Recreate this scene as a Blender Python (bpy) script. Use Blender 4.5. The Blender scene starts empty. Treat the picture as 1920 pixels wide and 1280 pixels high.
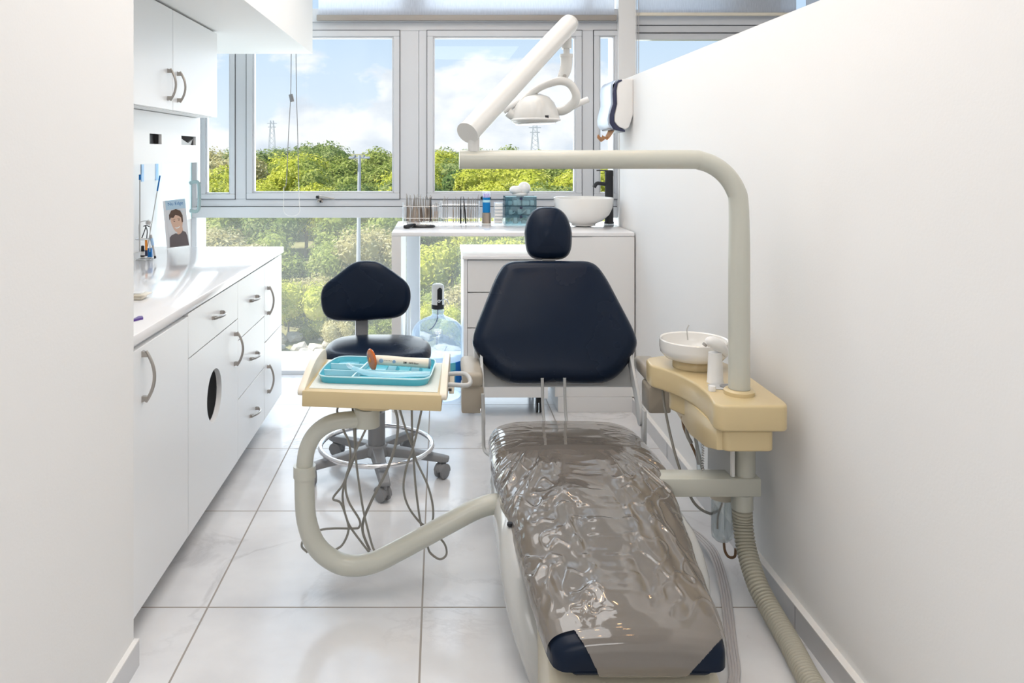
import bpy, bmesh, math, random
from math import pi, sin, cos, radians
from mathutils import Vector, Matrix, noise

random.seed(7)
SC = bpy.context.scene
COL = SC.collection
EYE = 1.269          # camera height in metres
F = 1500.0           # focal length in pixels of a 1920 px wide frame

# ------------------------------------------------------------------ camera
cam_d = bpy.data.cameras.new('camera')
cam = bpy.data.objects.new('camera', cam_d)
COL.objects.link(cam)
cam.location = (0, 0, EYE)
cam.rotation_euler = (pi / 2, 0, 0)
cam_d.sensor_width = 36
cam_d.lens = F / 1920 * 36
cam_d.shift_x = (960 - 824) / 1920
cam_d.shift_y = -(640 - 288) / 1920
cam_d.clip_start = 0.05
cam_d.clip_end = 2000
SC.camera = cam

# ------------------------------------------------------------------ exposure
SC.view_settings.view_transform = 'Standard'
SC.view_settings.look = 'None'
SC.view_settings.gamma = 1
SC.view_settings.use_curve_mapping = False
SC.view_settings.exposure = 0.25

# ------------------------------------------------------------------ world: pale blue sky with cumulus
def make_world():
    w = bpy.data.worlds.new('sky'); SC.world = w
    w.use_nodes = True
    nt = w.node_tree; nt.nodes.clear()
    N = nt.nodes.new; L = nt.links.new
    out = N('ShaderNodeOutputWorld'); bg = N('ShaderNodeBackground')
    tc = N('ShaderNodeTexCoord')
    sep = N('ShaderNodeSeparateXYZ'); L(tc.outputs['Generated'], sep.inputs[0])
    ramp = N('ShaderNodeValToRGB')
    e = ramp.color_ramp.elements
    e[0].position = 0.0; e[0].color = (.80, .86, .94, 1)
    e[1].position = 0.6; e[1].color = (.20, .38, .72, 1)
    m = ramp.color_ramp.elements.new(.05); m.color = (.74, .84, .96, 1)
    m = ramp.color_ramp.elements.new(.17); m.color = (.56, .72, .92, 1)
    L(sep.outputs['Z'], ramp.inputs[0])
    mp = N('ShaderNodeMapping'); mp.inputs['Scale'].default_value = (1, 1, 1.7)
    mp.inputs['Location'].default_value = (.0, 0, 0.0)
    L(tc.outputs['Generated'], mp.inputs[0])
    n1 = N('ShaderNodeTexNoise'); n1.inputs['Scale'].default_value = 5.2
    n1.inputs['Detail'].default_value = 9; n1.inputs['Roughness'].default_value = .56
    n1.inputs['Distortion'].default_value = .15
    L(mp.outputs[0], n1.inputs['Vector'])
    # height lowers the amount of cloud
    hm = N('ShaderNodeMath'); hm.operation = 'MULTIPLY_ADD'
    hm.inputs[1].default_value = -1.45; hm.inputs[2].default_value = .17
    L(sep.outputs['Z'], hm.inputs[0])
    hc = N('ShaderNodeMath'); hc.operation = 'MAXIMUM'; hc.inputs[1].default_value = -.22
    L(hm.outputs[0], hc.inputs[0])
    ad = N('ShaderNodeMath'); ad.operation = 'ADD'
    L(n1.outputs['Fac'], ad.inputs[0]); L(hc.outputs[0], ad.inputs[1])
    cr = N('ShaderNodeValToRGB')
    cr.color_ramp.elements[0].position = .50; cr.color_ramp.elements[0].color = (0, 0, 0, 1)
    cr.color_ramp.elements[1].position = .56; cr.color_ramp.elements[1].color = (1, 1, 1, 1)
    L(ad.outputs[0], cr.inputs[0])
    # cloud body: white tops and faint blue grey folds
    n2 = N('ShaderNodeTexNoise'); n2.inputs['Scale'].default_value = 13
    n2.inputs['Detail'].default_value = 6
    L(mp.outputs[0], n2.inputs['Vector'])
    c2 = N('ShaderNodeValToRGB')
    c2.color_ramp.elements[0].position = .36; c2.color_ramp.elements[0].color = (.72, .77, .86, 1)
    c2.color_ramp.elements[1].position = .56; c2.color_ramp.elements[1].color = (.97, .97, 1, 1)
    L(n2.outputs['Fac'], c2.inputs[0])
    mx = N('ShaderNodeMixRGB'); L(cr.outputs[0], mx.inputs[0])
    L(ramp.outputs[0], mx.inputs[1]); L(c2.outputs[0], mx.inputs[2])
    L(mx.outputs[0], bg.inputs['Color']); bg.inputs['Strength'].default_value = .95
    L(bg.outputs[0], out.inputs[0])
make_world()

# ------------------------------------------------------------------ sun behind the building, added fill lights at window and ceilings
def sun():
    l = bpy.data.lights.new('sun', 'SUN'); l.energy = 5.6; l.angle = radians(.6); l.color = (1, .95, .86)
    o = bpy.data.objects.new('sun', l); COL.objects.link(o)
    d_ = Vector((.55, .16, -.82)); o.rotation_euler = d_.to_track_quat('-Z', 'Y').to_euler()   # high from the left, grazing the facade
    o.location = (0, -5, 12)
sun()
def area(name, loc, rot, sx, sy, power, color):
    l = bpy.data.lights.new(name, 'AREA'); l.shape = 'RECTANGLE'; l.size = sx; l.size_y = sy
    l.energy = power; l.color = color
    o = bpy.data.objects.new(name, l); COL.objects.link(o)
    o.location = loc; o.rotation_euler = rot
    return o
area('window_fill_light', (-.15, 4.95, 1.30), (radians(-90), 0, 0), 2.9, 2.6, 54, (.91, .955, 1))  # added area light outside the glass, strengthens the daylight
area('ceiling_fill_light', (.0, 2.25, 2.62), (0, 0, 0), 1.3, 3.0, 26, (1, .99, .985))  # added fill light without a fixture, brightens the chair area
area('ceiling_fill_light', (.2, -1.5, 2.62), (0, 0, 0), 1.6, 1.4, 21, (1, .99, .985))  # added fill behind the camera, no lamp body
area('ceiling_fill_light', (2.4, 1.6, 2.62), (0, 0, 0), 1.8, 3.2, 18, (1, .99, .985))  # added fill for the space beyond the partition, no lamp body

# ------------------------------------------------------------------ materials
def mat(name, col, rough=.5, metal=0, coat=0, spec=.5, trans=0, ior=1.45, bump=0, bscale=60, var=0, vscale=5, emit=None, alpha=1, sub=0):
    m = bpy.data.materials.new(name); m.use_nodes = True
    nt = m.node_tree; b = nt.nodes['Principled BSDF']
    N = nt.nodes.new; L = nt.links.new
    b.inputs['Base Color'].default_value = (*col, 1)
    b.inputs['Roughness'].default_value = rough
    b.inputs['Metallic'].default_value = metal
    b.inputs['Coat Weight'].default_value = coat
    b.inputs['Specular IOR Level'].default_value = spec
    b.inputs['Transmission Weight'].default_value = trans
    b.inputs['IOR'].default_value = ior
    b.inputs['Alpha'].default_value = alpha
    tc = N('ShaderNodeTexCoord')
    n = N('ShaderNodeTexNoise'); n.inputs['Scale'].default_value = vscale; n.inputs['Detail'].default_value = 4
    L(tc.outputs['Object'], n.inputs['Vector'])
    if var:
        mx = N('ShaderNodeMixRGB')
        mx.inputs[1].default_value = (*[max(0, c * (1 - var)) for c in col], 1)
        mx.inputs[2].default_value = (*[min(1, c * (1 + var)) for c in col], 1)
        L(n.outputs['Fac'], mx.inputs[0]); L(mx.outputs[0], b.inputs['Base Color'])
    else:
        mr = N('ShaderNodeMapRange'); mr.inputs[3].default_value = rough * .9; mr.inputs[4].default_value = min(1, rough * 1.1)
        L(n.outputs['Fac'], mr.inputs[0]); L(mr.outputs[0], b.inputs['Roughness'])
    if bump:
        n2 = N('ShaderNodeTexNoise'); n2.inputs['Scale'].default_value = bscale; n2.inputs['Detail'].default_value = 3
        L(tc.outputs['Object'], n2.inputs['Vector'])
        bp = N('ShaderNodeBump'); bp.inputs['Strength'].default_value = bump; bp.inputs['Distance'].default_value = .002
        L(n2.outputs['Fac'], bp.inputs['Height']); L(bp.outputs[0], b.inputs['Normal'])
    if emit:
        b.inputs['Emission Color'].default_value = (*emit[:3], 1); b.inputs['Emission Strength'].default_value = emit[3]
    return m

def pane_mat(name, tint=(.96, .98, .98), gloss=.03, rough=.0, haze=0.0, hcol=(.85, .9, .95)):
    m = bpy.data.materials.new(name); m.use_nodes = True
    nt = m.node_tree; nt.nodes.clear(); N = nt.nodes.new; L = nt.links.new
    out = N('ShaderNodeOutputMaterial'); t = N('ShaderNodeBsdfTransparent'); g = N('ShaderNodeBsdfGlossy')
    t.inputs[0].default_value = (*tint, 1); g.inputs['Roughness'].default_value = rough
    f = N('ShaderNodeLayerWeight'); f.inputs['Blend'].default_value = .12
    mr = N('ShaderNodeMath'); mr.operation = 'MULTIPLY_ADD'; mr.inputs[1].default_value = .6; mr.inputs[2].default_value = gloss * .5
    L(f.outputs['Fresnel'], mr.inputs[0])
    mx = N('ShaderNodeMixShader'); L(mr.outputs[0], mx.inputs[0]); L(t.outputs[0], mx.inputs[1]); L(g.outputs[0], mx.inputs[2])
    last = mx
    if haze:
        d = N('ShaderNodeBsdfDiffuse'); d.inputs[0].default_value = (*hcol, 1)
        tl = N('ShaderNodeBsdfTranslucent'); tl.inputs[0].default_value = (*hcol, 1)
        a = N('ShaderNodeAddShader'); L(d.outputs[0], a.inputs[0]); L(tl.outputs[0], a.inputs[1])
        m2 = N('ShaderNodeMixShader'); m2.inputs[0].default_value = haze
        L(mx.outputs[0], m2.inputs[1]); L(a.outputs[0], m2.inputs[2]); last = m2
    L(last.outputs[0], out.inputs[0])
    return m

def leaf_mat(name, c1, c2, c3):
    m = bpy.data.materials.new(name); m.use_nodes = True
    nt = m.node_tree; nt.nodes.clear(); N = nt.nodes.new; L = nt.links.new
    out = N('ShaderNodeOutputMaterial')
    geo = N('ShaderNodeNewGeometry')
    r = N('ShaderNodeValToRGB'); e = r.color_ramp.elements
    e[0].color = (*c1, 1); e[1].color = (*c3, 1); x = e.new(.5); x.color = (*c2, 1)
    L(geo.outputs['Random Per Island'], r.inputs[0])
    d = N('ShaderNodeBsdfDiffuse'); tl = N('ShaderNodeBsdfTranslucent')
    L(r.outputs[0], d.inputs[0]); L(r.outputs[0], tl.inputs[0])
    mx = N('ShaderNodeMixShader'); mx.inputs[0].default_value = .35
    L(d.outputs[0], mx.inputs[1]); L(tl.outputs[0], mx.inputs[2]); L(mx.outputs[0], out.inputs[0])
    return m

def film_mat(name):
    m = mat(name, (.235, .21, .185), rough=.05, coat=.8, spec=1)  # brown base colour stands for the warm ceiling reflected in the film
    nt = m.node_tree; b = nt.nodes['Principled BSDF']; N = nt.nodes.new; L = nt.links.new
    b.inputs['Coat Roughness'].default_value = .03
    out = nt.nodes['Material Output']
    t = N('ShaderNodeBsdfTransparent'); t.inputs[0].default_value = (.9, .86, .82, 1)
    mx = N('ShaderNodeMixShader'); mx.inputs[0].default_value = .78
    L(t.outputs[0], mx.inputs[1]); L(b.outputs[0], mx.inputs[2]); L(mx.outputs[0], out.inputs[0])
    return m

def floor_mat():
    m = mat('marble_tile', (.82, .83, .85), rough=.2, spec=.5)
    nt = m.node_tree; b = nt.nodes['Principled BSDF']; N = nt.nodes.new; L = nt.links.new
    tc = N('ShaderNodeTexCoord')
    mp = N('ShaderNodeMapping'); mp.inputs['Location'].default_value = (-(-.0486), -2.239, 0)
    L(tc.outputs['Object'], mp.inputs[0])
    br = N('ShaderNodeTexBrick'); br.offset = 0; br.squash = 1
    br.inputs['Scale'].default_value = 1
    br.inputs['Brick Width'].default_value = .6; br.inputs['Row Height'].default_value = .603
    br.inputs['Mortar Size'].default_value = .0028; br.inputs['Mortar Smooth'].default_value = .1
    br.inputs['Color1'].default_value = (1, 1, 1, 1); br.inputs['Color2'].default_value = (.96, .96, .96, 1)
    br.inputs['Mortar'].default_value = (0, 0, 0, 1)
    L(mp.outputs[0], br.inputs['Vector'])
    # veins: thin dark lines where a distorted noise crosses a level
    n = N('ShaderNodeTexNoise'); n.inputs['Scale'].default_value = 1.7; n.inputs['Detail'].default_value = 8
    n.inputs['Distortion'].default_value = 1.1; n.inputs['Roughness'].default_value = .62
    L(tc.outputs['Object'], n.inputs['Vector'])
    vr = N('ShaderNodeValToRGB'); e = vr.color_ramp.elements
    e[0].position = .475; e[0].color = (.76, .765, .775, 1); e[1].position = .525; e[1].color = (.76, .765, .775, 1)
    x = e.new(.5); x.color = (.60, .60, .61, 1)
    L(n.outputs['Fac'], vr.inputs[0])
    n2 = N('ShaderNodeTexNoise'); n2.inputs['Scale'].default_value = 3.2; n2.inputs['Detail'].default_value = 7
    L(tc.outputs['Object'], n2.inputs['Vector'])
    r2 = N('ShaderNodeValToRGB'); r2.color_ramp.elements[0].color = (.84, .84, .85, 1); r2.color_ramp.elements[0].position = .35
    r2.color_ramp.elements[1].color = (1, 1, 1, 1); r2.color_ramp.elements[1].position = .62
    L(n2.outputs['Fac'], r2.inputs[0])
    # veins only in places
    n3 = N('ShaderNodeTexNoise'); n3.inputs['Scale'].default_value = 1.1
    L(tc.outputs['Object'], n3.inputs['Vector'])
    r3 = N('ShaderNodeValToRGB'); r3.color_ramp.elements[0].position = .45; r3.color_ramp.elements[1].position = .6
    L(n3.outputs['Fac'], r3.inputs[0])
    vm = N('ShaderNodeMixRGB'); L(r3.outputs[0], vm.inputs[0]); vm.inputs[1].default_value = (.76, .765, .775, 1)
    L(vr.outputs[0], vm.inputs[2])
    mu = N('ShaderNodeMixRGB'); mu.blend_type = 'MULTIPLY'; mu.inputs[0].default_value = 1
    L(vm.outputs[0], mu.inputs[1]); L(r2.outputs[0], mu.inputs[2])
    mx = N('ShaderNodeMixRGB'); L(br.outputs['Fac'], mx.inputs[0]); L(mu.outputs[0], mx.inputs[1])
    mx.inputs[2].default_value = (.34, .31, .28, 1)
    L(mx.outputs[0], b.inputs['Base Color'])
    rr = N('ShaderNodeMapRange'); rr.inputs[3].default_value = .17; rr.inputs[4].default_value = .6
    L(br.outputs['Fac'], rr.inputs[0]); L(rr.outputs[0], b.inputs['Roughness'])
    bp = N('ShaderNodeBump'); bp.invert = True; bp.inputs['Distance'].default_value = .002; bp.inputs['Strength'].default_value = .5
    L(br.outputs['Fac'], bp.inputs['Height']); L(bp.outputs[0], b.inputs['Normal'])
    return m

M = dict(
    wall=mat('wall_paint', (.83, .828, .822), .75, bump=.1, bscale=140),
    ceil=mat('ceiling_paint', (.86, .855, .845), .8, bump=.1),
    base=mat('baseboard_tile', (.60, .60, .61), .35, var=.08, vscale=9),
    basecap=mat('baseboard_cap', (.80, .79, .77), .6, bump=.1),
    floor=floor_mat(),
    cab=mat('white_laminate', (.83, .84, .85), .32, spec=.4),
    cabm=mat('matte_laminate', (.80, .80, .795), .4),
    top=mat('glossy_white_worktop', (.86, .86, .87), .12, coat=.3),
    alu=mat('window_frame_white', (.66, .68, .71), .38, bump=.03),
    gask=mat('window_gasket', (.07, .075, .085), .6),
    navy=mat('navy_vinyl', (.006, .013, .030), .27, spec=.20),
    tube=mat('grey_green_enamel', (.565, .57, .505), .3, coat=.25),
    lampw=mat('warm_white_enamel', (.70, .70, .68), .25, coat=.3),
    cream=mat('cream_plastic', (.66, .53, .30), .28, coat=.3, var=.04, vscale=6),
    creaml=mat('pale_cream_plastic', (.80, .74, .62), .35, coat=.15),
    arm=mat('taupe_plastic', (.40, .355, .29), .4),
    shell=mat('base_shell_enamel', (.53, .54, .53), .2, coat=.4),
    shellc=mat('base_cream_enamel', (.62, .57, .45), .3, coat=.2),
    steel=mat('brushed_steel', (.55, .54, .53), .3, 1),
    nickel=mat('satin_nickel', (.44, .41, .38), .32, 1),
    chrome=mat('chrome', (.80, .80, .82), .08, 1),
    warmsteel=mat('warm_steel', (.50, .41, .34), .3, 1),
    grey=mat('grey_plastic', (.26, .265, .275), .42),
    greyl=mat('light_grey_metal', (.50, .51, .51), .4),
    hose=mat('grey_hose', (.30, .29, .26), .45),
    hosel=mat('pale_grey_hose', (.50, .48, .48), .4),
    brownh=mat('brown_rubber', (.22, .13, .07), .5),
    corr=mat('corrugated_hose', (.44, .42, .345), .5),
    white=mat('white_plastic', (.82, .82, .81), .3),
    whitec=mat('white_ceramic', (.84, .83, .80), .1, coat=.5),
    black=mat('black_plastic', (.012, .013, .016), .35),
    blackm=mat('matte_black_metal', (.02, .02, .022), .4),
    navyp=mat('navy_plastic', (.03, .035, .08), .3),
    silver=mat('silver_blue_plastic', (.44, .51, .62), .35, .3),
    teal=mat('turquoise_plastic', (.08, .47, .60), .25, coat=.4),
    teald=mat('turquoise_recess', (.04, .36, .48), .3, coat=.3),
    tealrim=mat('turquoise_rim', (.50, .78, .86), .25, coat=.4),
    orange=mat('orange_acrylic', (.85, .20, .02), .12, trans=.4, coat=.4),
    orangep=mat('orange_plastic', (.85, .30, .04), .3),
    blue=mat('blue_plastic', (.0, .16, .50), .3),
    bluebot=mat('bright_blue_label', (.0, .20, .52), .3),
    lilac=mat('lilac_caps', (.55, .40, .80), .4),
    notebl=mat('pale_blue_note', (.42, .62, .86), .6),
    paper=mat('white_paper', (.86, .86, .86), .8),
    kraft=mat('kraft_paper', (.68, .42, .24), .8, var=.15, vscale=40),
    matc=mat('paper_tray_liner', (.72, .76, .72), .8, bump=.3, bscale=120),
    film=film_mat('reflection_toned_film'),
    glass=pane_mat('window_glass'),
    glassd=pane_mat('hazy_lower_glass', haze=.035, hcol=(.9, .9, .85)),  # whitish haze over the view mixed into the panes
    acryl=pane_mat('clear_acrylic', (.90, .93, .95), .2, .02, .12),
    smoke=pane_mat('smoked_teal_acrylic', (.50, .64, .68), .2, .03, .12, (.16, .30, .36)),
    smokel=pane_mat('pale_teal_acrylic', (.72, .83, .86), .2, .03, .10, (.30, .45, .50)),
    wbot=pane_mat('blue_polycarbonate', (.86, .93, .99), .3, .03, .10, (.72, .84, 1)),
    clearj=pane_mat('clear_jar', (.88, .9, .9), .3, .02, .08),
    gglass=pane_mat('frosted_door_glass', (.90, .96, .97), .1, .05, .5, (.80, .84, .86)),
    gedge=mat('green_glass_edge', (.12, .24, .24), .3),
    blind=None,
    wlabel=mat('water_label_teal', (.16, .60, .68), .45),
    wlabelb=mat('water_label_blue', (.02, .22, .68), .45),
    skin=mat('printed_skin', (.72, .48, .36), .6),
    hair=mat('printed_brown_hair', (.12, .07, .05), .6),
    shirt=mat('printed_grey_shirt', (.16, .135, .14), .7),
    bropap=mat('brochure_paper', (.76, .76, .78), .5),
    brobl=mat('brochure_blue_band', (.50, .66, .78), .5),
    ink=mat('dark_ink', (.03, .03, .035), .6),
    inkbl=mat('blue_ink', (.03, .16, .42), .6),
    red=mat('dull_red_plastic', (.45, .04, .03), .5),
    ledge=mat('white_outdoor_concrete', (.80, .77, .72), .85, var=.12, vscale=3),
    soil=mat('dry_undergrowth_soil', (.30, .28, .14), .95, var=.4, vscale=2),
    rock=mat('pale_limestone', (.62, .56, .48), .9, var=.25, vscale=6),
    bark=mat('grey_bark', (.20, .16, .12), .9, var=.3, vscale=10),
    polem=mat('galvanised_pole', (.52, .54, .60), .5),
    far=mat('hazy_steel_lattice', (.50, .53, .58), .7),
    lens=mat('lamp_lens', (.75, .78, .80), .1, coat=.5),
    warm=mat('warm_lamp', (1, .8, .5), .5, emit=(1, .56, .24, 48)),
    coolp=mat('lit_ceiling_panel', (1, 1, 1), .5, emit=(1, .97, .93, 3)),
)
def blind_mat():
    m = bpy.data.materials.new('sheer_roller_fabric'); m.use_nodes = True
    nt = m.node_tree; nt.nodes.clear(); N = nt.nodes.new; L = nt.links.new
    out = N('ShaderNodeOutputMaterial'); t = N('ShaderNodeBsdfTransparent'); t.inputs[0].default_value = (.92, .94, .96, 1)
    d = N('ShaderNodeBsdfDiffuse'); d.inputs[0].default_value = (.80, .82, .86, 1)
    tl = N('ShaderNodeBsdfTranslucent'); tl.inputs[0].default_value = (.86, .89, .94, 1)
    a = N('ShaderNodeMixShader'); a.inputs[0].default_value = .6; L(d.outputs[0], a.inputs[1]); L(tl.outputs[0], a.inputs[2])
    tc = N('ShaderNodeTexCoord'); wv = N('ShaderNodeTexNoise'); wv.inputs['Scale'].default_value = 160
    mp = N('ShaderNodeMapping'); mp.inputs['Scale'].default_value = (1, 1, .15)
    L(tc.outputs['Object'], mp.inputs[0]); L(mp.outputs[0], wv.inputs['Vector'])
    mr = N('ShaderNodeMapRange'); mr.inputs[3].default_value = .62; mr.inputs[4].default_value = .92
    L(wv.outputs['Fac'], mr.inputs[0])
    mx = N('ShaderNodeMixShader'); L(mr.outputs[0], mx.inputs[0]); L(t.outputs[0], mx.inputs[1]); L(a.outputs[0], mx.inputs[2])
    L(mx.outputs[0], out.inputs[0])
    return m
M['blind'] = blind_mat()

# ------------------------------------------------------------------ mesh helpers
class B:
    """collects shapes into one mesh (world coordinates)"""
    def __init__(s): s.bm = bmesh.new()
    def add(s, tb, mtx=None):
        if mtx is not None: tb.transform(mtx)
        me = bpy.data.meshes.new('tmp'); tb.to_mesh(me); tb.free()
        s.bm.from_mesh(me); bpy.data.meshes.remove(me)
        return s
    def box(s, x0, x1, y0, y1, z0, z1, bev=0, seg=2, mtx=None):
        tb = bmesh.new(); bmesh.ops.create_cube(tb, size=1)
        for v in tb.verts:
            v.co = Vector(((x0 + x1) / 2 + v.co.x * (x1 - x0), (y0 + y1) / 2 + v.co.y * (y1 - y0), (z0 + z1) / 2 + v.co.z * (z1 - z0)))
        if bev: bmesh.ops.bevel(tb, geom=tb.edges[:], offset=bev, segments=seg, profile=.5, affect='EDGES')
        return s.add(tb, mtx)
    def prism(s, poly, axis, a, b, bev=0, seg=2, mtx=None):
        """extrude a polygon: axis 'x' poly=(y,z); 'y' poly=(x,z); 'z' poly=(x,y)"""
        tb = bmesh.new()
        def co(p, t):
            return {'x': (t, p[0], p[1]), 'y': (p[0], t, p[1]), 'z': (p[0], p[1], t)}[axis]
        v0 = [tb.verts.new(co(p, a)) for p in poly]; v1 = [tb.verts.new(co(p, b)) for p in poly]
        n = len(poly)
        f = [tb.faces.new(v0), tb.faces.new(v1)]
        for i in range(n): tb.faces.new((v0[i], v0[(i + 1) % n], v1[(i + 1) % n], v1[i]))
        bmesh.ops.recalc_face_normals(tb, faces=tb.faces)
        if bev:
            caps = [e for e in tb.edges if any(len(fc.verts) > 4 or n == 4 for fc in e.link_faces) and ((e.verts[0] in v0 and e.verts[1] in v0) or (e.verts[0] in v1 and e.verts[1] in v1))]
            bmesh.ops.bevel(tb, geom=caps, offset=bev, segments=seg, profile=.5, affect='EDGES')
        return s.add(tb, mtx)
    def tube(s, pts, r, seg=14, smooth=6, closed=False, radii=None, mtx=None):
        P0 = [Vector(p) for p in pts]
        if smooth and len(P0) > 2:
            Q, R = [], []
            n = len(P0)
            rng = n if closed else n - 1
            for i in range(rng):
                a = P0[(i - 1) % n] if (closed or i > 0) else P0[0] * 2 - P0[1]
                b, c = P0[i], P0[(i + 1) % n]
                d = P0[(i + 2) % n] if (closed or i + 2 < n) else c * 2 - b
                for k in range(smooth):
                    t = k / smooth
                    Q.append(.5 * ((2 * b) + (c - a) * t + (2 * a - 5 * b + 4 * c - d) * t * t + (3 * b - a - 3 * c + d) * t ** 3))
                    if radii: R.append(radii[i] * (1 - t) + radii[(i + 1) % n] * t)
            if not closed:
                Q.append(P0[-1])
                if radii: R.append(radii[-1])
            P0, radii = Q, (R if radii else None)
        n = len(P0); tb = bmesh.new(); rings = []
        up = None
        for i, p in enumerate(P0):
            if closed: t = P0[(i + 1) % n] - P0[(i - 1) % n]
            else: t = P0[min(i + 1, n - 1)] - P0[max(i - 1, 0)]
            t.normalize()
            if up is None:
                up = Vector((0, 0, 1)) if abs(t.z) < .9 else Vector((1, 0, 0))
            up = (up - t * up.dot(t)).normalized(); side = t.cross(up)
            rr = radii[i] if radii else r
            rings.append([tb.verts.new(p + (up * cos(2 * pi * k / seg) + side * sin(2 * pi * k / seg)) * rr) for k in range(seg)])
        for i in range(n if closed else n - 1):
            a, b = rings[i], rings[(i + 1) % n]
            for k in range(seg): tb.faces.new((a[k], a[(k + 1) % seg], b[(k + 1) % seg], b[k]))
        if not closed:
            tb.faces.new(rings[0][::-1]); tb.faces.new(rings[-1])
        bmesh.ops.recalc_face_normals(tb, faces=tb.faces)
        return s.add(tb, mtx)
    def cyl(s, p0, p1, r, r1=None, seg=24, mtx=None):
        return s.tube([p0, p1], r, seg, 0, radii=[r, r if r1 is None else r1], mtx=mtx)
    def lathe(s, prof, c=(0, 0, 0), seg=40, mtx=None, sx=1, sy=1):
        tb = bmesh.new(); rings = []
        for r, z in prof:
            if r < 1e-5: rings.append([tb.verts.new((c[0], c[1], c[2] + z))])
            else: rings.append([tb.verts.new((c[0] + r * cos(2 * pi * k / seg) * sx, c[1] + r * sin(2 * pi * k / seg) * sy, c[2] + z)) for k in range(seg)])
        for a, b in zip(rings[:-1], rings[1:]):
            for k in range(seg):
                k2 = (k + 1) % seg
                if len(a) == 1 and len(b) == 1: continue
                if len(a) == 1: tb.faces.new((a[0], b[k2], b[k]))
                elif len(b) == 1: tb.faces.new((a[k], a[k2], b[0]))
                else: tb.faces.new((a[k], a[k2], b[k2], b[k]))
        bmesh.ops.recalc_face_normals(tb, faces=tb.faces)
        return s.add(tb, mtx)
    def cushion(s, outline, th, rr, dome, mtx=None, back=.6, n=120):
        """padded panel: closed outline in local XY, thickness towards +Z with rounded rim and domed face"""
        O = resample(outline, n); c = sum(O, Vector((0, 0))) / n
        nor = []
        for i in range(n):
            t = O[(i + 1) % n] - O[(i - 1) % n]; nor.append(Vector((t.y, -t.x)).normalized())
        area2 = sum(O[i].x * O[(i + 1) % n].y - O[(i + 1) % n].x * O[i].y for i in range(n))
        if area2 < 0: nor = [-v for v in nor]
        tb = bmesh.new(); rings = []
        layers = []
        m = 7
        for k in range(m + 1):
            a = -pi / 2 + pi * k / m * 1.0
            layers.append((rr * (1 - cos(a)), th / 2 + (th / 2) * sin(a)))
        for off, z in layers:
            rings.append([tb.verts.new((*(O[i] - nor[i] * off), z)) for i in range(n)])
        last = [O[i] - nor[i] * layers[-1][0] for i in range(n)]
        K = 9
        for k in range(1, K):
            f = 1 - k / K
            rings.append([tb.verts.new((*(c + (last[i] - c) * f), th + dome * (1 - f ** 2.2))) for i in range(n)])
        for a, b in zip(rings[:-1], rings[1:]):
            for i in range(n): tb.faces.new((a[i], a[(i + 1) % n], b[(i + 1) % n], b[i]))
        cv = tb.verts.new((*c, th + dome))
        for i in range(n): tb.faces.new((rings[-1][i], rings[-1][(i + 1) % n], cv))
        tb.faces.new(rings[0][::-1])
        bmesh.ops.recalc_face_normals(tb, faces=tb.faces)
        return s.add(tb, mtx)

def resample(poly, n):
    P = [Vector(p) for p in poly]; m = len(P)
    L = [(P[(i + 1) % m] - P[i]).length for i in range(m)]; T = sum(L); out = []
    i, acc = 0, 0
    for k in range(n):
        d = T * k / n
        while acc + L[i] < d - 1e-9: acc += L[i]; i += 1
        out.append(P[i].lerp(P[(i + 1) % m], (d - acc) / L[i]))
    return out
def rounded(poly, rad, seg=6):
    """round the corners of a polygon; rad a number or one per corner"""
    out = []; n = len(poly)
    for i in range(n):
        p, a, b = Vector(poly[i]), Vector(poly[i - 1]), Vector(poly[(i + 1) % n])
        r = rad[i] if isinstance(rad, (list, tuple)) else rad
        ra = min(r, (a - p).length * .49); rb = min(r, (b - p).length * .49)
        s, e = p + (a - p).normalized() * ra, p + (b - p).normalized() * rb
        for k in range(seg + 1):
            t = k / seg; out.append((s * (1 - t) ** 2 + p * 2 * t * (1 - t) + e * t * t)[:])
    return out

def obj(name, b, m, parent=None, shift=None, sharp=38, smooth=True):
    """link a builder as ONE mesh object; vertices are world coordinates"""
    bm = b.bm if isinstance(b, B) else b
    if parent is not None:
        bm.transform(parent_inv(parent))
    me = bpy.data.meshes.new(name); bm.to_mesh(me); bm.free()
    me.materials.append(M[m] if isinstance(m, str) else m)
    if smooth:
        me.polygons.foreach_set('use_smooth', [True] * len(me.polygons))
        me.set_sharp_from_angle(angle=radians(sharp))
    o = bpy.data.objects.new(name, me); COL.objects.link(o)
    if parent is not None: o.parent = parent
    return o
def parent_inv(p):
    m = Matrix.Identity(4); q = p
    while q is not None:
        m = q.matrix_basis @ m; q = q.parent
    return m.inverted()
def thing(name, label, cat, loc=(0, 0, 0), group=None):
    o = bpy.data.objects.new(name, None); COL.objects.link(o); o.empty_display_size = .05
    o.matrix_basis = Matrix.Translation(Vector(loc))
    o['label'] = label; o['category'] = cat
    if group: o['group'] = group
    return o
def tag(o, label, cat, group=None, kind=None):
    o['label'] = label; o['category'] = cat
    if group: o['group'] = group
    if kind: o['kind'] = kind
    return o
def struct(o): o['kind'] = 'structure'; return o
def copy_tree(o, parent=None):
    c = o.copy(); COL.objects.link(c)
    if parent is not None: c.parent = parent
    for ch in list(o.children): copy_tree(ch, c)
    return c
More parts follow.
